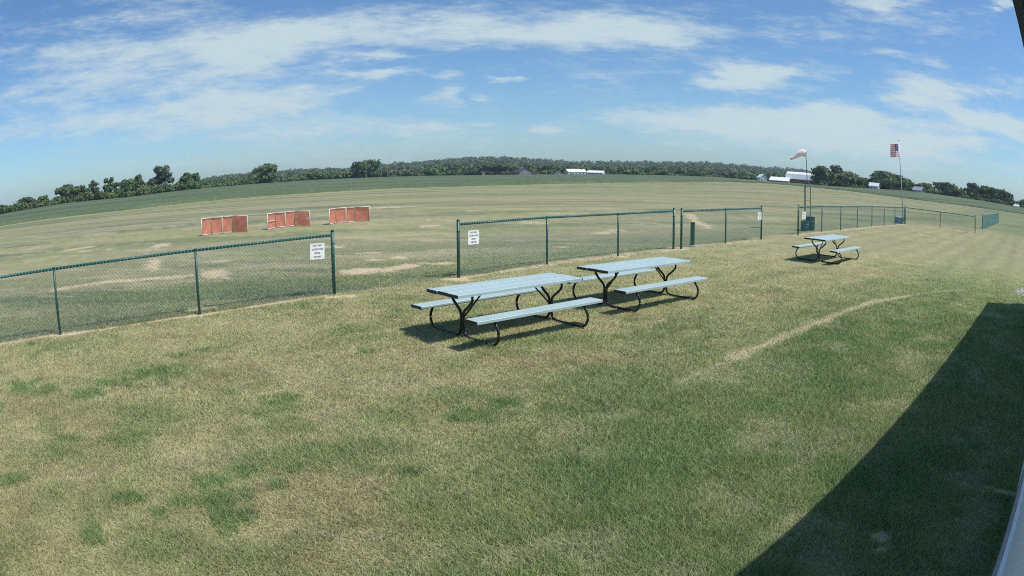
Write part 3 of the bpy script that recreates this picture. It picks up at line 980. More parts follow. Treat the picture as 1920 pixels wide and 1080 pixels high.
def make_table():
    t = thing('picnic_table', 'x', 'picnic table', (0, 0, 0), 0, 'picnic tables on the lawn')
    ws = ((-.365, -.130), (-.117, .117), (.130, .365))
    for i, (a, b) in enumerate(ws):
        dx = (.0, .012, -.008)[i]
        plank(t, 'top_plank', a, b, TH, -TL / 2 + dx, TL / 2 + dx)
    for s in (-1, 1):
        plank(t, 'bench_plank', s * .66 - .132, s * .66 + .132, BH, -TL / 2 - .01, TL / 2 + .01, .04)
    for e in (-1, 1):
        fr = bpy.data.objects.new('leg_frame', None)
        C.objects.link(fr); fr.parent = t
        xe = e * .85
        for s in (-1, 1):
            c = [(.235, TH - .06), (.245, TH - .105), (.225, TH - .155), (.15, TH - .225), (.07, TH - .285), (.030, TH - .345), (.024, .25), (.026, .13), (.06, .058), (.14, .024), (.30, .019), (.55, .018), (.69, .022), (.765, .06), (.805, .135), (.80, .22), (.755, .30), (.70, BH - .05)]
            path = smooth_path([(xe, s * y, z) for y, z in c], 4)
            MB().tube(path, .0205, 8).build('leg', M['tube'], fr, True)
            MB().box((xe, s * .66, BH - .046), (.20, .05, .010)).build('bench_bracket', M['tube'], fr)
            MB().box((xe, s * .25, TH - .05), (.18, .05, .014)).build('top_bracket', M['tube'], fr)
        MB().tube([(xe - e * .012, 0, .27), (xe - e * .40, 0, TH - .052)], .013, 8).build('brace', M['tube'], fr, True)
        MB().box((xe - e * .46, 0, TH - .05), (.17, .045, .012)).build('brace_bracket', M['tube'], fr)
    return t


T0 = make_table()
T1D = math.atan2(.639, .769)


def place_table(o, x, y, ang, label):
    z = gzf(x, y)
    o.location = (x, y, z)
    o.rotation_euler = (0, 0, ang)
    o['label'] = label


place_table(T0, -.05, 10.03, R(40.3), 'pale blue picnic table nearest the camera, on black tube legs')
T2 = copy_tree(T0)
place_table(T2, 2.28, 12.25, R(38.6), 'middle pale blue picnic table, partly behind the nearest one')
T3 = copy_tree(T0)
place_table(T3, 9.50, 18.2, R(40.5), 'farthest pale blue picnic table, standing alone near the windsock')

# ------------------------------------------------------------------ red screens on the airfield
SCREENS = [
    ([(-14.070, 27.730), (-13.851, 28.375), (-13.361, 28.690), (-12.878, 29.017), (-11.974, 28.681)], .80, 'red mesh screen at the left of the three on the airfield', False),
    ([(-11.372, 29.913), (-11.234, 30.707), (-10.811, 30.983), (-10.383, 31.418), (-9.498, 30.938)], .75, 'middle red mesh screen, with white mid rails on both wings', True),
    ([(-8.704, 31.729), (-8.575, 32.491), (-8.132, 32.837), (-7.704, 33.032), (-6.967, 33.136)], .755, 'red mesh screen at the right of the three, farthest back', False)]
for pts, h, label, mids in SCREENS:
    x0, y0 = pts[0]
    t = thing('red_screen', label, 'mesh screen', (x0, y0, gzf(x0, y0)), 0, 'red mesh screens on the airfield')
    ps = [Vector((x - x0, y - y0, gzf(x, y) - t.location.z)) for x, y in pts]
    for i, p in enumerate(ps):
        white = i in (0, 2, 4)
        MB().tube([p + Vector((0, 0, -.08)), p + Vector((0, 0, h))], .015 if white else .014, 8).build('stake', M['pvc'] if white else M['redpost'], t, True)
    for i, (a, b) in enumerate(zip(ps, ps[1:])):
        u = (b - a).normalized()
        MB().tube([a + Vector((0, 0, h - .02)) + u * .02, b + Vector((0, 0, h - .02)) - u * .02], .019, 8).build('top_pipe', M['pvc'], t, True)
        if i < 3:
            MB().tube([a + Vector((0, 0, .035)) + u * .02, b + Vector((0, 0, .035)) - u * .02], .014, 8).build('bottom_pipe', M['pvc'], t, True)
        if mids and i in (0, 3):
            MB().tube([a + Vector((0, 0, h * .5)) + u * .02, b + Vector((0, 0, h * .5)) - u * .02], .016, 8).build('mid_pipe', M['pvc'], t, True)
        # netting, a little slack and with thickness
        nn = Vector((u.y, -u.x, 0))
        L_ = (b - a).length
        v, f = [], []
        nx, nz = 8, 7
        for side in (0, 1):
            for k in range(nz + 1):
                for j in range(nx + 1):
                    s = j / nx
                    zz = .03 + (h - .05) * k / nz
                    sag = .018 * math.sin(math.pi * s) * math.sin(math.pi * k / nz) + .006 * math.sin(9 * s + 5 * k)
                    v.append(a + u * (.022 + (L_ - .044) * s) + Vector((0, 0, zz)) + nn * (-sag - .024 - .004 * side))
        st = (nx + 1) * (nz + 1)
        for k in range(nz):
            for j in range(nx):
                q = (k * (nx + 1) + j, k * (nx + 1) + j + 1, (k + 1) * (nx + 1) + j + 1, (k + 1) * (nx + 1) + j)
                f.append(q[::-1]); f.append(tuple(i_ + st for i_ in q))
        link_mesh('netting', v, f, M['red'], t)

# ------------------------------------------------------------------ windsock, flagpole, drums, boxes
def build_windsock():
    x, y = 13.687, 28.72
    t = thing('windsock_mast', 'grey three-legged windsock mast with pale sock', 'windsock', (x, y, gzf(x, y)))
    apex = Vector((-.02, 0, 2.35))
    for k, (dx, dy) in enumerate(((-.19, -.05), (-.06, .12), (.14, -.08))):
        MB().tube([(dx, dy, -.1), (dx, dy, 2.02), (dx * .45, dy * .45, 2.26), (apex.x, 0, 2.40)], .017, 8).build('leg', M['mast'], t, True)
    for zz in (.7, 1.4, 2.0):
        q = [Vector((-.19, -.05, zz)), Vector((-.06, .12, zz)), Vector((.14, -.08, zz))]
        mb = MB()
        for a, b in ((0, 1), (1, 2), (2, 0)):
            mb.tube([q[a], q[b]], .006, 5)
        mb.build('tie_ring', M['mast'], t)
    MB().tube([(apex.x, 0, 2.22), (-.055, 0, 3.72)], [.022, .016], 8).build('upper_pole', M['mast'], t, True)
    # sock: mouth ring at the pole, drooping tail
    so = bpy.data.objects.new('sock', None)
    C.objects.link(so); so.parent = t
    cen = [(-.10, 0, 3.60), (-.26, .02, 3.62), (-.42, .05, 3.56), (-.58, .07, 3.46), (-.74, .10, 3.37), (-.88, .12, 3.29)]
    rad = [.165, .16, .135, .11, .09, .075]
    n = 14
    path = smooth_path(cen, 4)
    rr = np.interp(np.linspace(0, 5, len(path)), range(6), rad)
    v, f = [], []
    for i, p in enumerate(path):
        d = (path[min(i + 1, len(path) - 1)] - path[max(i - 1, 0)]).normalized()
        a = d.cross(Vector((0, 0, 1))).normalized(); b = a.cross(d)
        for k in range(n):
            ph = 2 * math.pi * k / n
            w = 1 + .06 * math.sin(3 * ph + i * .7) + .03 * math.sin(i * 1.9)
            v.append(p + (a * math.cos(ph) + b * math.sin(ph)) * rr[i] * w)
    for i in range(len(path) - 1):
        for k in range(n):
            f.append((i * n + k, i * n + (k + 1) % n, (i + 1) * n + (k + 1) % n, (i + 1) * n + k))
    link_mesh('sock_cloth', v, f, M['sock'], so, True)
    ring = MB().tube([Vector(v[k % n]) for k in range(n + 1)], .008, 6)
    ring.build('hoop', M['mast'], so)


build_windsock()


def drum(label, x, y, r, h, m):
    t = thing('metal_drum', label, 'drum', (x, y, gzf(x, y)))
    n = 24
    prof = [(r * .98, 0), (r, .015)]
    for zz in (h * .33, h * .66):
        prof += [(r, zz - .02), (r + .012, zz), (r, zz + .02)]
    prof += [(r, h - .02), (r + .008, h - .012), (r + .008, h), (r - .01, h), (r - .012, h - .015)]
    v, f = [], []
    for rad_, z in prof:
        for k in range(n):
            a = 2 * math.pi * k / n
            v.append((rad_ * math.cos(a), rad_ * math.sin(a), z))
    for i in range(len(prof) - 1):
        for k in range(n):
            f.append((i * n + k, i * n + (k + 1) % n, (i + 1) * n + (k + 1) % n, (i + 1) * n + k))
    f.append(tuple(range(n - 1, -1, -1)))
    link_mesh('body', v, f, m, t)
    l = MB().tube([(0, 0, h - .03), (0, 0, h - .014)], r - .013, n).build('lid', m, t)
    MB().tube([(r * .5, 0, h - .0138), (r * .5, 0, h + .008)], .035, 10).build('bung', m, l)
    return t


drum('dark green drum standing in front under the windsock', 13.42, 28.42, .21, .46, M['drum'])
drum('taller dark green drum standing right behind at the mast', 13.98, 28.95, .24, .64, M['dark_bin'])


def stub_post():
    x, y = 5.756, 21.167
    t = thing('stub_post', 'stubby dark green post standing just behind the short fence section', 'post', (x, y, gzf(x, y)))
    MB().box((0, 0, .39), (.125, .125, .78), None, .015).build('post', M['post'], t)
    MB().box((0, 0, .785), (.14, .14, .02), None, .02).build('post_cap', M['post'], t)
    MB().box((.02, -.02, .03), (.22, .2, .06), None, .03).build('concrete_foot', M['stone'], t)


stub_post()


def lidded_box():
    x, y = 27.05, 39.45
    t = thing('storage_box', 'low slate-blue box with a pale lid at the foot of the flagpole', 'box', (x, y, gzf(x, y)), R(8))
    MB().box((0, 0, .20), (.66, .45, .40), None, .03).build('body', M['boxblue'], t)
    MB().box((0, 0, .44), (.70, .49, .07), None, .03).build('lid', M['lid'], t)
    MB().box((0, -.235, .28), (.2, .02, .03)).build('handle', M['cap'], t)


lidded_box()


def flagpole():
    x, y = 27.20, 39.16
    t = thing('flagpole', 'tall thin grey flagpole beside the corner of the fence', 'flagpole', (x, y, gzf(x, y)))
    top = Vector((-.27, .18, 5.85))
    pole = MB().tube([(0, 0, -.2), tuple(top * .5), tuple(top)], [.05, .042, .028], 10).build('pole', M['galv'], t, True)
    MB().dome(tuple(top + Vector((0, 0, .003))), .045, .09, 10).build('finial', M['galv'], t, True)
    MB().tube([(0, 0, 0), (0, 0, .12)], .09, 12).build('base_collar', M['galv'], t, True)
    MB().tube([(-.045, -.03, .9), tuple(top * .97 + Vector((-.045, -.03, 0)))], .006, 5).build('halyard', M['pvc'], t)
    # the flag flies from it: thirteen stripes and a starred canton, folded by the breeze
    f0 = top * .955
    fl = thing('flag', 'red and white striped flag with a blue starred corner flying on the flagpole', 'flag', Vector(t.location) + f0)
    H_, Lf = .92, 1.35
    nx, nz = 36, 26
    plan = []
    px_, py_, ang = 0, 0, 0
    for i in range(nx + 1):
        s = i / nx
        plan.append((px_, py_))
        ang = math.pi + .8 * math.sin(2 * math.pi * 1.35 * s + .3) * min(1, s * 4 + .25)
        px_ += math.cos(ang) * Lf / nx * .85
        py_ += math.sin(ang) * Lf / nx
    for th, nm in ((0, 'flag_cloth'),):
        v, f, mi = [], [], []
        for k in range(nz + 1):
            for i in range(nx + 1):
                s = i / nx
                droop = -.10 * s * s + .02 * math.sin(7 * s)
                v.append((plan[i][0] - .05 - .045 * (k / nz - .5), plan[i][1] + .03 * math.sin(4 * s + k * .15), -H_ * (1 - k / nz) + droop))
        for k in range(nz):
            for i in range(nx):
                f.append((k * (nx + 1) + i, k * (nx + 1) + i + 1, (k + 1) * (nx + 1) + i + 1, (k + 1) * (nx + 1) + i))
                stripe = (nz - 1 - k) // 2
                mi.append(2 if (i < nx * .4 and stripe < 7) else (0 if stripe % 2 == 0 else 1))
        o = link_mesh(nm, v, f, M['flagred'], fl)
        o.data.materials.append(M['flagwhite']); o.data.materials.append(M['flagblue'])
        o.data.polygons.foreach_set('material_index', mi)
        so = o.modifiers.new('thickness', 'SOLIDIFY'); so.thickness = .004
    sv, sf = [], []
    for row in range(9):
        for cc in range(6 if row % 2 == 0 else 5):
            i = (.4 * nx) * ((cc + (.5 if row % 2 == 0 else 1.0)) / 6)
            kf = nz - (row + 1) * 1.38
            i0, k0 = int(i), int(kf)
            p = Vector(v[k0 * (nx + 1) + i0])
            for off in (-.006, .006):
                b0 = len(sv)
                for q in range(10):
                    rr = .018 if q % 2 == 0 else .008
                    a = math.pi / 2 + q * math.pi / 5
                    sv.append(p + Vector((rr * math.cos(a), off, rr * math.sin(a))))
                sf.append(tuple(range(b0, b0 + 10)))
    link_mesh('stars', sv, sf, M['flagwhite'], fl)['kind'] = 'stuff'


flagpole()


# ------------------------------------------------------------------ trees
def leaf_cloud(lobes, n, size, seed, rough=.2):
    """n leaf clumps (bent quads) spread through and over the lobes."""
    g = np.random.default_rng(seed)
    vol = np.array([l[3] * l[4] * l[5] for l in lobes]) ** .67
    pick = g.choice(len(lobes), n, p=vol / vol.sum())
    L_ = np.array(lobes)[pick]
    d = g.normal(0, 1, (n, 3)); d /= np.linalg.norm(d, axis=1)[:, None]
    rad = np.where(g.random(n) < .8, .82 + .2 * g.random(n), .3 + .5 * g.random(n))
    lump = 1 + (.10 + rough) * np.sin(d[:, 0] * 5 + L_[:, 0]) * np.sin(d[:, 1] * 5 + 1) + rough * g.normal(0, 1, n)
    p = L_[:, :3] + d * L_[:, 3:6] * (rad * lump)[:, None]
    nr = d + .38 * g.normal(0, 1, (n, 3)) + np.array((0, 0, .25)); nr /= np.linalg.norm(nr, axis=1)[:, None]
    a = np.cross(nr, g.normal(0, 1, (n, 3))); a /= np.linalg.norm(a, axis=1)[:, None]
    b = np.cross(nr, a)
    s = size * (.6 + .8 * g.random(n))[:, None]
    v = np.stack([p - a * s - b * s * .55, p + a * s * .25 - b * s * .8, p + a * s + b * s * .5, p - a * s * .3 + b * s * .85], 1)
    return v.reshape(-1, 3)


def link_leaves(name, v, m, parent=None):
    o = link_big(name, v, np.arange(len(v)).reshape(-1, 4), m)
    if parent:
        o.parent = parent
    return o


def tree(name, label, az, r, w, h, m, style='round', seed=0, group=None, base_dz=0.0):
    rg = random.Random(seed)
    x, y = polar(az, r)
    z = tz(x, y) + base_dz
    t = thing(name, label, 'tree', (x, y, z), 0, group)
    lobes = []
    if style == 'bush':
        for k in range(6):
            lobes.append((rg.uniform(-.32, .32) * w, rg.uniform(-.3, .3) * w, h * rg.uniform(.3, .62), w * rg.uniform(.2, .3), w * .25, h * rg.uniform(.26, .36)))
        th = h * .3
    elif style == 'open':
        for k in range(11):
            zz = rg.uniform(.36, .93)
            lobes.append((rg.uniform(-.38, .38) * w * (1.2 - zz * .5), rg.uniform(-.3, .3) * w, h * zz, w * rg.uniform(.10, .2), w * .16, h * rg.uniform(.06, .12)))
        th = h * .9
    elif style == 'tall':
        for k in range(13):
            zz = rg.uniform(.08, .9)
            lobes.append((rg.uniform(-.3, .3) * w * (1.15 - zz * .8), rg.uniform(-.3, .3) * w, h * zz, w * rg.uniform(.14, .25), w * .22, h * rg.uniform(.08, .15)))
        th = h * .75
    else:
        for k in range(17):
            zz = rg.uniform(.08, .86)
            sp_ = 1.12 - .62 * zz * zz
            lobes.append((rg.uniform(-.36, .36) * w * sp_, rg.uniform(-.3, .3) * w, h * zz, w * rg.uniform(.13, .24), w * rg.uniform(.15, .24), h * rg.uniform(.09, .17)))
        lobes.append((0, 0, h * .42, w * .32, w * .3, h * .3))
        th = h * .7
    n = int(420 + 16 * w * h)
    n = min(n, 1500)
    if style == 'open':
        n = int(n * .75)
    v = leaf_cloud(lobes, n, max(.22, .055 * (w + h) / 2 + .1), seed)
    v[:, 2] = np.clip(v[:, 2], .05, h * 1.02)
    link_leaves('crown', v, m, t)
    mb = MB()
    tr = max(.10, h * .022)
    mb.tube([(0, 0, -.2), (rg.uniform(-.1, .1), 0, th * .5), (rg.uniform(-.25, .25), .1, th)], [tr, tr * .75, tr * .25], 7)
    for l in lobes[:5]:
        z0 = th * rg.uniform(.35, .7)
        mb.tube([(0, 0, z0), (l[0] * .6, l[1] * .6, (z0 + l[2]) / 2 + .2), (l[0], l[1], l[2])], [tr * .5, tr * .35, tr * .12], 5)
    mb.build('trunk', M['bark'], t, True)
    return t


def tree_px(lbl, az, eb, et, wdeg, r, m, style, seed, group=None, name=None):
    """Tree of the given angular width whose top stands at elevation et at distance r."""
    x, y = polar(az, r)
    z = tz(x, y)
    h = max(2.0, CAM_H + r * math.tan(R(et)) - z)
    w = r * R(wdeg)
    tree(name or ('leafy_bush' if style == 'bush' else 'broadleaf_tree'), lbl, az, r, w * (1.62 if style != 'open' else 1.35), h, m, style, seed, group)


LEFT = [
    ('dark tree cut by the left edge of the picture', -47.54, .459, 1.0, 'round', 'leaf_dark'),
    ('low bush second from the left edge in the far tree row', -46.51, .30, .9, 'bush', 'leaf_mid'),
    ('broad dark tree left of a dip in the far tree row', -44.59, .789, 1.42, 'round', 'leaf_dark'),
    ('small round tree just right of the broad dark one at far left', -43.07, .706, 1.17, 'round', 'leaf_mid'),
    ('low bush in the dip before the tall left clump', -41.67, .30, .95, 'bush', 'leaf_light'),
    ('tall tree starting the dense clump at left of the tree row', -40.76, 1.355, 1.48, 'tall', 'leaf_dark'),
    ('tall tree in the middle of the dense left clump', -39.51, 1.266, 1.47, 'tall', 'leaf_mid'),
    ('lower tree at the right flank of the dense left clump', -38.50, .888, 1.15, 'round', 'leaf_dark'),
    ('slim open-crowned tree leaning above the dense left clump', -37.61, 1.43, 1.1, 'open', 'leaf_grey'),
    ('low bush in the gap between two open-crowned trees', -36.45, .407, 1.1, 'bush', 'leaf_mid'),
    ('slim tree with a one-sided crown standing over the gap in the row', -35.74, 1.513, 1.2, 'open', 'leaf_dark'),
    ('rounded tree left of the narrow upright one', -34.28, 1.188, 1.4, 'round', 'leaf_mid'),
    ('narrow upright tree in the middle of the left row', -33.05, 1.478, .96, 'tall', 'leaf_dark'),
    ('low bush before the tallest tree of the left row', -31.89, .78, 1.26, 'bush', 'leaf_mid'),
    ('tallest tree of the left row, its trunk showing under an open crown', -30.69, 1.987, 1.77, 'open', 'leaf_grey'),
    ('low bush right of the tallest tree in the left row', -29.29, .637, .95, 'bush', 'leaf_light'),
    ('twin-topped tree closing the left row, left half', -28.17, 1.176, 1.12, 'tall', 'leaf_dark'),
    ('slender last tree at the right end of the left row', -27.36, 1.153, .62, 'tall', 'leaf_mid'),
]
for i, (lb, az, et, wd, st, lm) in enumerate(LEFT):
    tree_px(lb, az, 0, et, wd, 292 + (i * 37) % 9, M[lm], st, 100 + i)


def undergrowth(name, label, spots, mats):
    """Scrub that reads as one band: a single mass of leaf clumps."""
    vs, mi = [], []
    for k, (az, et, wd, r) in enumerate(spots):
        x, y = polar(az, r)
        z = tz(x, y)
        h = max(1.2, CAM_H + r * math.tan(R(et)) - z)
        w = r * R(wd)
        lob = [(x + random.uniform(-.35, .35) * w, y + random.uniform(-.3, .3) * w, z + h * random.uniform(.25, .6), w * random.uniform(.25, .4), w * .3, h * random.uniform(.28, .4)) for _ in range(5)]
        v = leaf_cloud(lob, 300, max(.25, .07 * (w + h) / 2 + .12), 4000 + k + len(spots))
        v[:, 2] = np.clip(v[:, 2], z - .1, z + h * 1.05)
        vs.append(v); mi.append(np.full(300, random.randrange(len(mats))))
    v = np.concatenate(vs)
    o = link_big(name, v, np.arange(len(v)).reshape(-1, 4), M[mats[0]])
    for q in mats[1:]:
        o.data.materials.append(M[q])
    o.data.polygons.foreach_set('material_index', np.concatenate(mi).astype(np.int32))
    tag(o, label, 'undergrowth', kind='stuff')


undergrowth('undergrowth', 'scrubby undergrowth along the foot of the left tree row',
            [(-47.8 + i * .46 + random.uniform(-.15, .15), random.uniform(.15, .72), random.uniform(.8, 1.2), 288 + random.uniform(-2, 5)) for i in range(46)], ('leaf_mid', 'leaf_dark', 'leaf_light'))

MID = [
    ('big lone tree standing before the wooded slope, above the left red screen', -21.11, 1.406, 1.73, 'round', 'leaf_mid', 372),
    ('big dark tree standing before the wooded slope, above the right red screen', -12.24, 1.231, 1.91, 'round', 'leaf_dark', 405),
    ('tree beside the tiny white house before the wooded hill, left one', -2.41, .655, 1.5, 'round', 'leaf_dark', 425),
    ('dark tree right of the tiny white house before the wooded hill', -1.09, .78, 1.5, 'round', 'leaf_dark', 425),
    ('tree directly left of the grey gabled house', .02, .596, 1.32, 'round', 'leaf_mid', 430),
    ('tree between the grey gabled house and the white farm sheds', 2.9, .55, 1.1, 'tall', 'leaf_dark', 436),
    ('light green tree left of the small white gabled house', 20.0, .43, 1.2, 'round', 'leaf_light', 385),
    ('greyish tree directly behind the white farm sheds', 5.0, .62, 1.3, 'round', 'leaf_grey', 452),
    ('light green tree just left of the big lone one above the left red screen', -22.8, .42, 1.1, 'round', 'leaf_light', 376),
    ('round green tree midway between the two big trees before the slope', -16.6, .451, 1.12, 'round', 'leaf_mid', 396),
    ('low green tree directly left of the big dark one above the right red screen', -14.3, .30, 1.2, 'round', 'leaf_light', 402),
    ('tree just right of the big dark one above the right red screen', -10.65, .42, 1.35, 'round', 'leaf_grey', 412),
    ('broad green tree midway between the big dark tree and the tiny white house', -7.0, .36, 1.5, 'round', 'leaf_mid', 420),
    ('tree just right of the white farm pair, beside the utility pole', 9.79, .469, 1.35, 'round', 'leaf_mid', 424),
    ('pale green tree behind the lone utility pole before the middle of the slope', 12.9, .40, 1.1, 'round', 'leaf_light', 424),
    ('dark green tree left of the last utility pole before the slope', 15.6, .50, 1.2, 'round', 'leaf_dark', 418),
    ('grey-green tree right of the last utility pole before the slope', 18.3, .45, 1.2, 'round', 'leaf_grey', 408),
]
for i, (lb, az, et, wd, st, lm, r) in enumerate(MID):
    tree_px(lb, az, 0, et, wd, r, M[lm], st, 500 + i)
sp = []
for i in range(84):    # bushes along the foot of the wooded hill
    az = -27.2 + i * .66 + random.uniform(-.25, .25)
    if 3.3 < az < 8.2 or 20.9 < az < 26.6:
        continue
    sp.append((az, random.uniform(.0, .36), random.uniform(.85, 1.4), float(np.interp(az, AZT, RTT)) + 3 + random.uniform(0, 8)))
undergrowth('hedge_growth', 'band of green bushes along the foot of the wooded hill', sp, ('leaf_mid', 'leaf_light', 'leaf_mid', 'leaf_grey'))

RIGHT = [
    ('big dark tree directly right of the red barn', 27.04, 1.532, 1.81, 'round', 'leaf_dark'),
    ('tall slim tree rising above the pair right of the barn', 28.21, 1.717, 1.12, 'tall', 'leaf_grey'),
    ('big bright green tree right of the red barn', 28.82, 1.449, 1.94, 'round', 'leaf_light'),
    ('lower dark tree between the bright green tree and the white house', 30.36, .944, 1.35, 'round', 'leaf_dark'),
    ('small dark tree close left of the white house', 31.5, .80, .75, 'round', 'leaf_mid'),
    ('big round dark tree behind the flagpole, right of the white house', 33.25, 1.61, 2.55, 'round', 'leaf_dark'),
    ('dark tree right of the flagpole', 34.59, 1.462, 1.4, 'round', 'leaf_dark'),
    ('lower tree in the dip between the flagpole and the steep grey roof', 35.77, .942, 1.31, 'round', 'leaf_mid'),
    ('tree behind the steep grey roof', 37.03, 1.156, 1.43, 'round', 'leaf_dark'),
    ('slim tree, left of a twin pair in the right row', 38.53, 1.261, .89, 'tall', 'leaf_mid'),
    ('slim tree, right of a twin pair in the right row', 39.21, 1.375, .79, 'tall', 'leaf_mid'),
    ('rounded dark tree right of the twin pair', 40.28, 1.305, 1.7, 'round', 'leaf_dark'),
    ('yellowish green tree in front of the right row', 41.7, 1.10, 1.5, 'round', 'leaf_light'),
    ('tallest pointed tree in the right row', 42.29, 1.608, 1.5, 'tall', 'leaf_dark'),
    ('tall tree right of the pointed one in the right row', 43.69, 1.489, 1.17, 'tall', 'leaf_mid'),
    ('big rounded tree ending the right row', 44.87, 1.439, 2.02, 'round', 'leaf_dark'),
    ('small tree past the end of the right row', 46.24, .83, .96, 'round', 'leaf_mid'),
    ('tree cut by the right edge of the picture', 47.75, .893, .95, 'round', 'leaf_dark'),
]
for i, (lb, az, et, wd, st, lm) in enumerate(RIGHT):
    tree_px(lb, az, 0, et, wd, 296 + (i * 29) % 11, M[lm], st, 800 + i)
sp = []
for i in range(46):
    az = 29.8 + i * .4 + random.uniform(-.15, .15)
    if 31.1 < az < 32.9 or 35.8 < az < 37.0 or 46.5 < az < 47.3:
        continue
    sp.append((az, float(np.interp(az, AZT, ET)) + random.uniform(.15, .5), random.uniform(.8, 1.2), 291 + random.uniform(-1, 4)))
undergrowth('undergrowth', 'scrubby undergrowth along the foot of the right tree row', sp, ('leaf_mid', 'leaf_dark', 'leaf_grey'))


def build_forest():
    """The wooded hill behind the fields: one far-off mass of crowns."""
    out = {k: [] for k in ('leaf_dark', 'leaf_mid', 'leaf_grey')}
    sd = 2000
    for row, (r, h, w, n) in enumerate(((445, 6.5, 8, 110), (500, 8, 9, 120), (590, 9.5, 10, 120), (700, 11, 11, 120), (820, 12, 12, 110), (960, 13, 13, 100), (1100, 13.5, 14, 90), (1250, 14, 15, 90), (1390, 14, 15, 100))):
        step = w * .8 / r
        a = R(-34)
        while a < R(37):
            az = math.degrees(a) + random.uniform(-.25, .25) * math.degrees(step)
            rr = r * random.uniform(.97, 1.03)
            er = float(np.interp(az, RDA, RDE))
            fade = float(sst(-34, -26, az) * sst(37, 30, az))
            x, y = polar(az, rr)
            z = tz(x, y)
            hh = h * random.uniform(.75, 1.15) * (.45 + .55 * fade)
            top_e = math.degrees(math.atan((z + hh - CAM_H) / rr))
            lim = er * (.42 + .58 * (rr - 430) / 970) + .05 if rr < 1200 else er + .06
            hh = min(hh, CAM_H + rr * math.tan(R(max(lim, -.05) + random.uniform(-.06, .06))) - z)
            a += step * random.uniform(.8, 1.2)
            if hh < 2.2:
                continue
            ww = w * random.uniform(.8, 1.2)
            lob = [(x, y, z + hh * .55, ww * .5, ww * .5, hh * .42)]
            for k in range(3):
                lob.append((x + random.uniform(-.35, .35) * ww, y + random.uniform(-.3, .3) * ww, z + hh * random.uniform(.4, .75), ww * .3, ww * .3, hh * .24))
            sd += 1
            v = leaf_cloud(lob, n, .15 * ww * .5 + .5, sd, .04)
            v[:, 2] = np.minimum(v[:, 2], z + hh * 1.03)
            out[random.choice(('leaf_dark', 'leaf_dark', 'leaf_dark', 'leaf_dark', 'leaf_mid', 'leaf_mid', 'leaf_grey'))].append(v)
    v = np.concatenate([np.concatenate(out[k]) for k in out])
    o = link_big('hill_woods', v, np.arange(len(v)).reshape(-1, 4), M['leaf_dark'])
    o.data.materials.append(M['leaf_mid']); o.data.materials.append(M['leaf_grey'])
    mi = np.concatenate([np.full(len(np.concatenate(out[k])) // 4, i) for i, k in enumerate(out)]).astype(np.int32)
    o.data.polygons.foreach_set('material_index', mi)
    tag(o, 'wooded hill on the horizon behind the fields', 'woods', kind='stuff')


build_forest()


# ------------------------------------------------------------------ farm buildings
def far_house(name, label, cat, az, eb, et, wdeg, r, wall_m, roof_m, turn=0.0, depth=.8, wall_frac=.5, gambrel=False, gable_front=False, wins=2, doors=True):
    x, y = polar(az, r)
    z = tz(x, y)
    h = CAM_H + r * math.tan(R(et)) - z
    w = r * R(wdeg)
    t = thing(name, label, cat, (x, y, z), R(-az) + turn)
    d = w * depth
    hw = h * wall_frac
    ln, sp_ = (d, w) if gable_front else (w, d)      # ridge length, span

    def pt(a, s, zz):     # a along the ridge, s across
        return Vector((s, a, zz)) if gable_front else Vector((a, s, zz))
    prof = [(-sp_ / 2, 0), (sp_ / 2, 0), (sp_ / 2, hw)]
    rp = [(sp_ / 2, hw)]
    if gambrel:
        rp += [(sp_ * .36, hw + (h - hw) * .68), (0, h), (-sp_ * .36, hw + (h - hw) * .68)]
    else:
        rp += [(0, h)]
    rp += [(-sp_ / 2, hw)]
    wallp = [(-sp_ / 2, -.5), (sp_ / 2, -.5)] + [(s, zz - .06) for s, zz in rp]
    MB().prism(wallp, lambda p: pt(-ln / 2, *p), lambda p: pt(ln / 2, *p)).build('wall', wall_m, t)
    th = .18
    ov = .35
    lo = [(s * (1 + ov / sp_), zz if 0 < i < len(rp) - 1 else zz - .15) for i, (s, zz) in enumerate(rp)]
    up = [(s * 1.01, zz + th) for s, zz in lo]
    MB().prism(lo + up[::-1], lambda p: pt(-ln / 2 - ov, *p), lambda p: pt(ln / 2 + ov, *p)).build('roof', roof_m, t)
    front = -sp_ / 2 if not gable_front else -ln / 2
    wd = min(1.1, w * .09)
    for k in range(wins):
        fx = (-.5 + (k + .5) / wins) * w * .8 + (w * .05 if doors else 0)
        yy = (-d / 2 - .03)
        wn = MB().box((fx, yy, hw * .55), (wd, .08, min(1.2, hw * .35))).build('window', M['glass'], t)
        fr_ = MB()
        hh_ = min(1.2, hw * .35)
        for sx in (-1, 1):
            fr_.box((fx + sx * (wd / 2 + .06), yy - .02, hw * .55), (.12, .1, hh_ + .24))
            fr_.box((fx, yy - .025, hw * .55 + sx * (hh_ / 2 + .06)), (wd, .1, .12))
        fr_.build('frame', M['farmwhite'], wn)
    if doors:
        MB().box((-w * .42 + .6, -d / 2 - .03, min(2.1, hw * .8) / 2), (min(1.0, w * .12), .07, min(2.1, hw * .8))).build('door', M['farmgrey'], t)
    return t


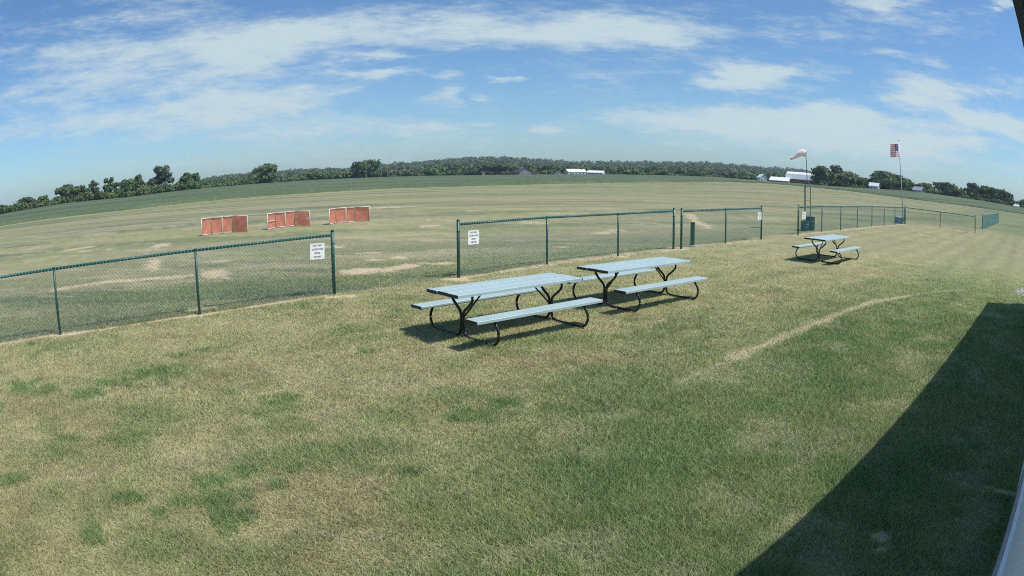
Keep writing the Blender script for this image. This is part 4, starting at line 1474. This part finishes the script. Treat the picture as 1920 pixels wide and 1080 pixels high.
far_house('farm_shed', 'long white metal shed at left of the farm under the wooded hill', 'shed', 5.25, 0, .21, 1.6, 428, M['farmwhite'], M['metalroof'], R(24), .55, .55, wins=4)
far_house('farm_shed', 'lower open white shed at right of the white farm pair', 'shed', 7.0, 0, .115, 1.35, 424, M['farmwhite'], M['metalroof'], R(-16), .6, .55, wins=5)
far_house('gabled_house', 'grey gabled house before the wooded hill', 'house', .95, 0, .281, 1.1, 412, M['farmgrey'], M['darkroof'], R(28), .7, .5, gable_front=True, wins=2)
far_house('small_house', 'tiny white house between two dark trees below the hill', 'house', -2.35, 0, -.05, .20, 412, M['farmwhite'], M['darkroof'], R(15), .9, .55, wins=1)
far_house('small_shed', 'tiny white shed left of the long white farm shed', 'shed', 3.75, 0, .0, .42, 420, M['farmwhite'], M['darkroof'], R(-20), .9, .55, gable_front=True, wins=1)
far_house('red_barn', 'red barn with a white gambrel roof, behind the windsock', 'barn', 24.95, 0, .834, 2.55, 330, M['barnred'], M['metalroof'], R(-14), .62, .42, gambrel=True, wins=5)
far_house('farm_shed', 'long low white shed joined to the left side of the red barn', 'shed', 23.0, 0, .292, 1.7, 326, M['farmgrey'], M['metalroof'], R(-12), .8, .42, wins=2)
far_house('gabled_house', 'small white gabled house left of the low shed', 'house', 21.3, 0, .437, .72, 372, M['farmwhite'], M['metalroof'], R(30), .8, .55, gable_front=True, wins=2)
far_house('gabled_house', 'smaller grey gabled house next to the low shed', 'house', 22.2, 0, .313, .55, 366, M['farmgrey'], M['farmgrey'], R(8), .8, .55, gable_front=True, wins=1)
far_house('small_house', 'white house with a low roof left of the big round tree', 'house', 31.9, 0, .52, .9, 287, M['farmwhite'], M['metalroof'], R(-18), .7, .55, wins=3)
far_house('small_house', 'dark house with a steep grey roof in the right tree row', 'house', 36.35, 0, .60, 1.0, 284, M['farmgrey'], M['galv'], R(-35), .8, .4, wins=1)
far_house('small_house', 'beige house low at the far right edge', 'house', 46.9, 0, .21, .5, 284, M['beige'], M['metalroof'], R(-10), .7, .55, wins=1)


def utility_pole(label, az, r, et):
    x, y = polar(az, r)
    z = tz(x, y)
    h = CAM_H + r * math.tan(R(et)) - z
    t = thing('utility_pole', label, 'utility pole', (x, y, z), R(-az) + .4, 'utility poles by the farms')
    MB().tube([(0, 0, -.5), (0, 0, h)], [.17, .12], 8).build('pole', M['pole'], t, True)
    c = MB().box((0, -.15, h - .6), (2.0, .12, .12)).build('crossarm', M['pole'], t)
    mb = MB()
    for s in (-.85, -.3, .3, .85):
        mb.tube([(s, -.15, h - .539), (s, -.15, h - .40)], .045, 6)
    tag(mb.build('insulator', M['lid'], c), kind='stuff')


utility_pole('utility pole between the white farm sheds and the wooded slope', 8.6, 432, .55)
utility_pole('utility pole standing alone before the middle of the wooded slope', 12.3, 415, .62)
utility_pole('utility pole before the wooded slope, left of the small white house', 17.2, 405, .60)

# ------------------------------------------------------------------ air
HAZE = 0.00022
if HAZE:
    hz = MB().box((0, 0, 18.5), (3400, 3400, 41)).build('haze', None)
    m = bpy.data.materials.new('summer_haze')
    m.use_nodes = True
    t = m.node_tree
    t.nodes.clear()
    o_ = nd(t, 'ShaderNodeOutputMaterial')
    pv = nd(t, 'ShaderNodeVolumePrincipled')
    pv.inputs['Color'].default_value = (.66, .79, .97, 1)
    pv.inputs['Density'].default_value = HAZE
    pv.inputs['Anisotropy'].default_value = .2
    t.links.new(pv.outputs[0], o_.inputs['Volume'])
    hz.data.materials.append(m)
    tag(hz, kind='stuff')
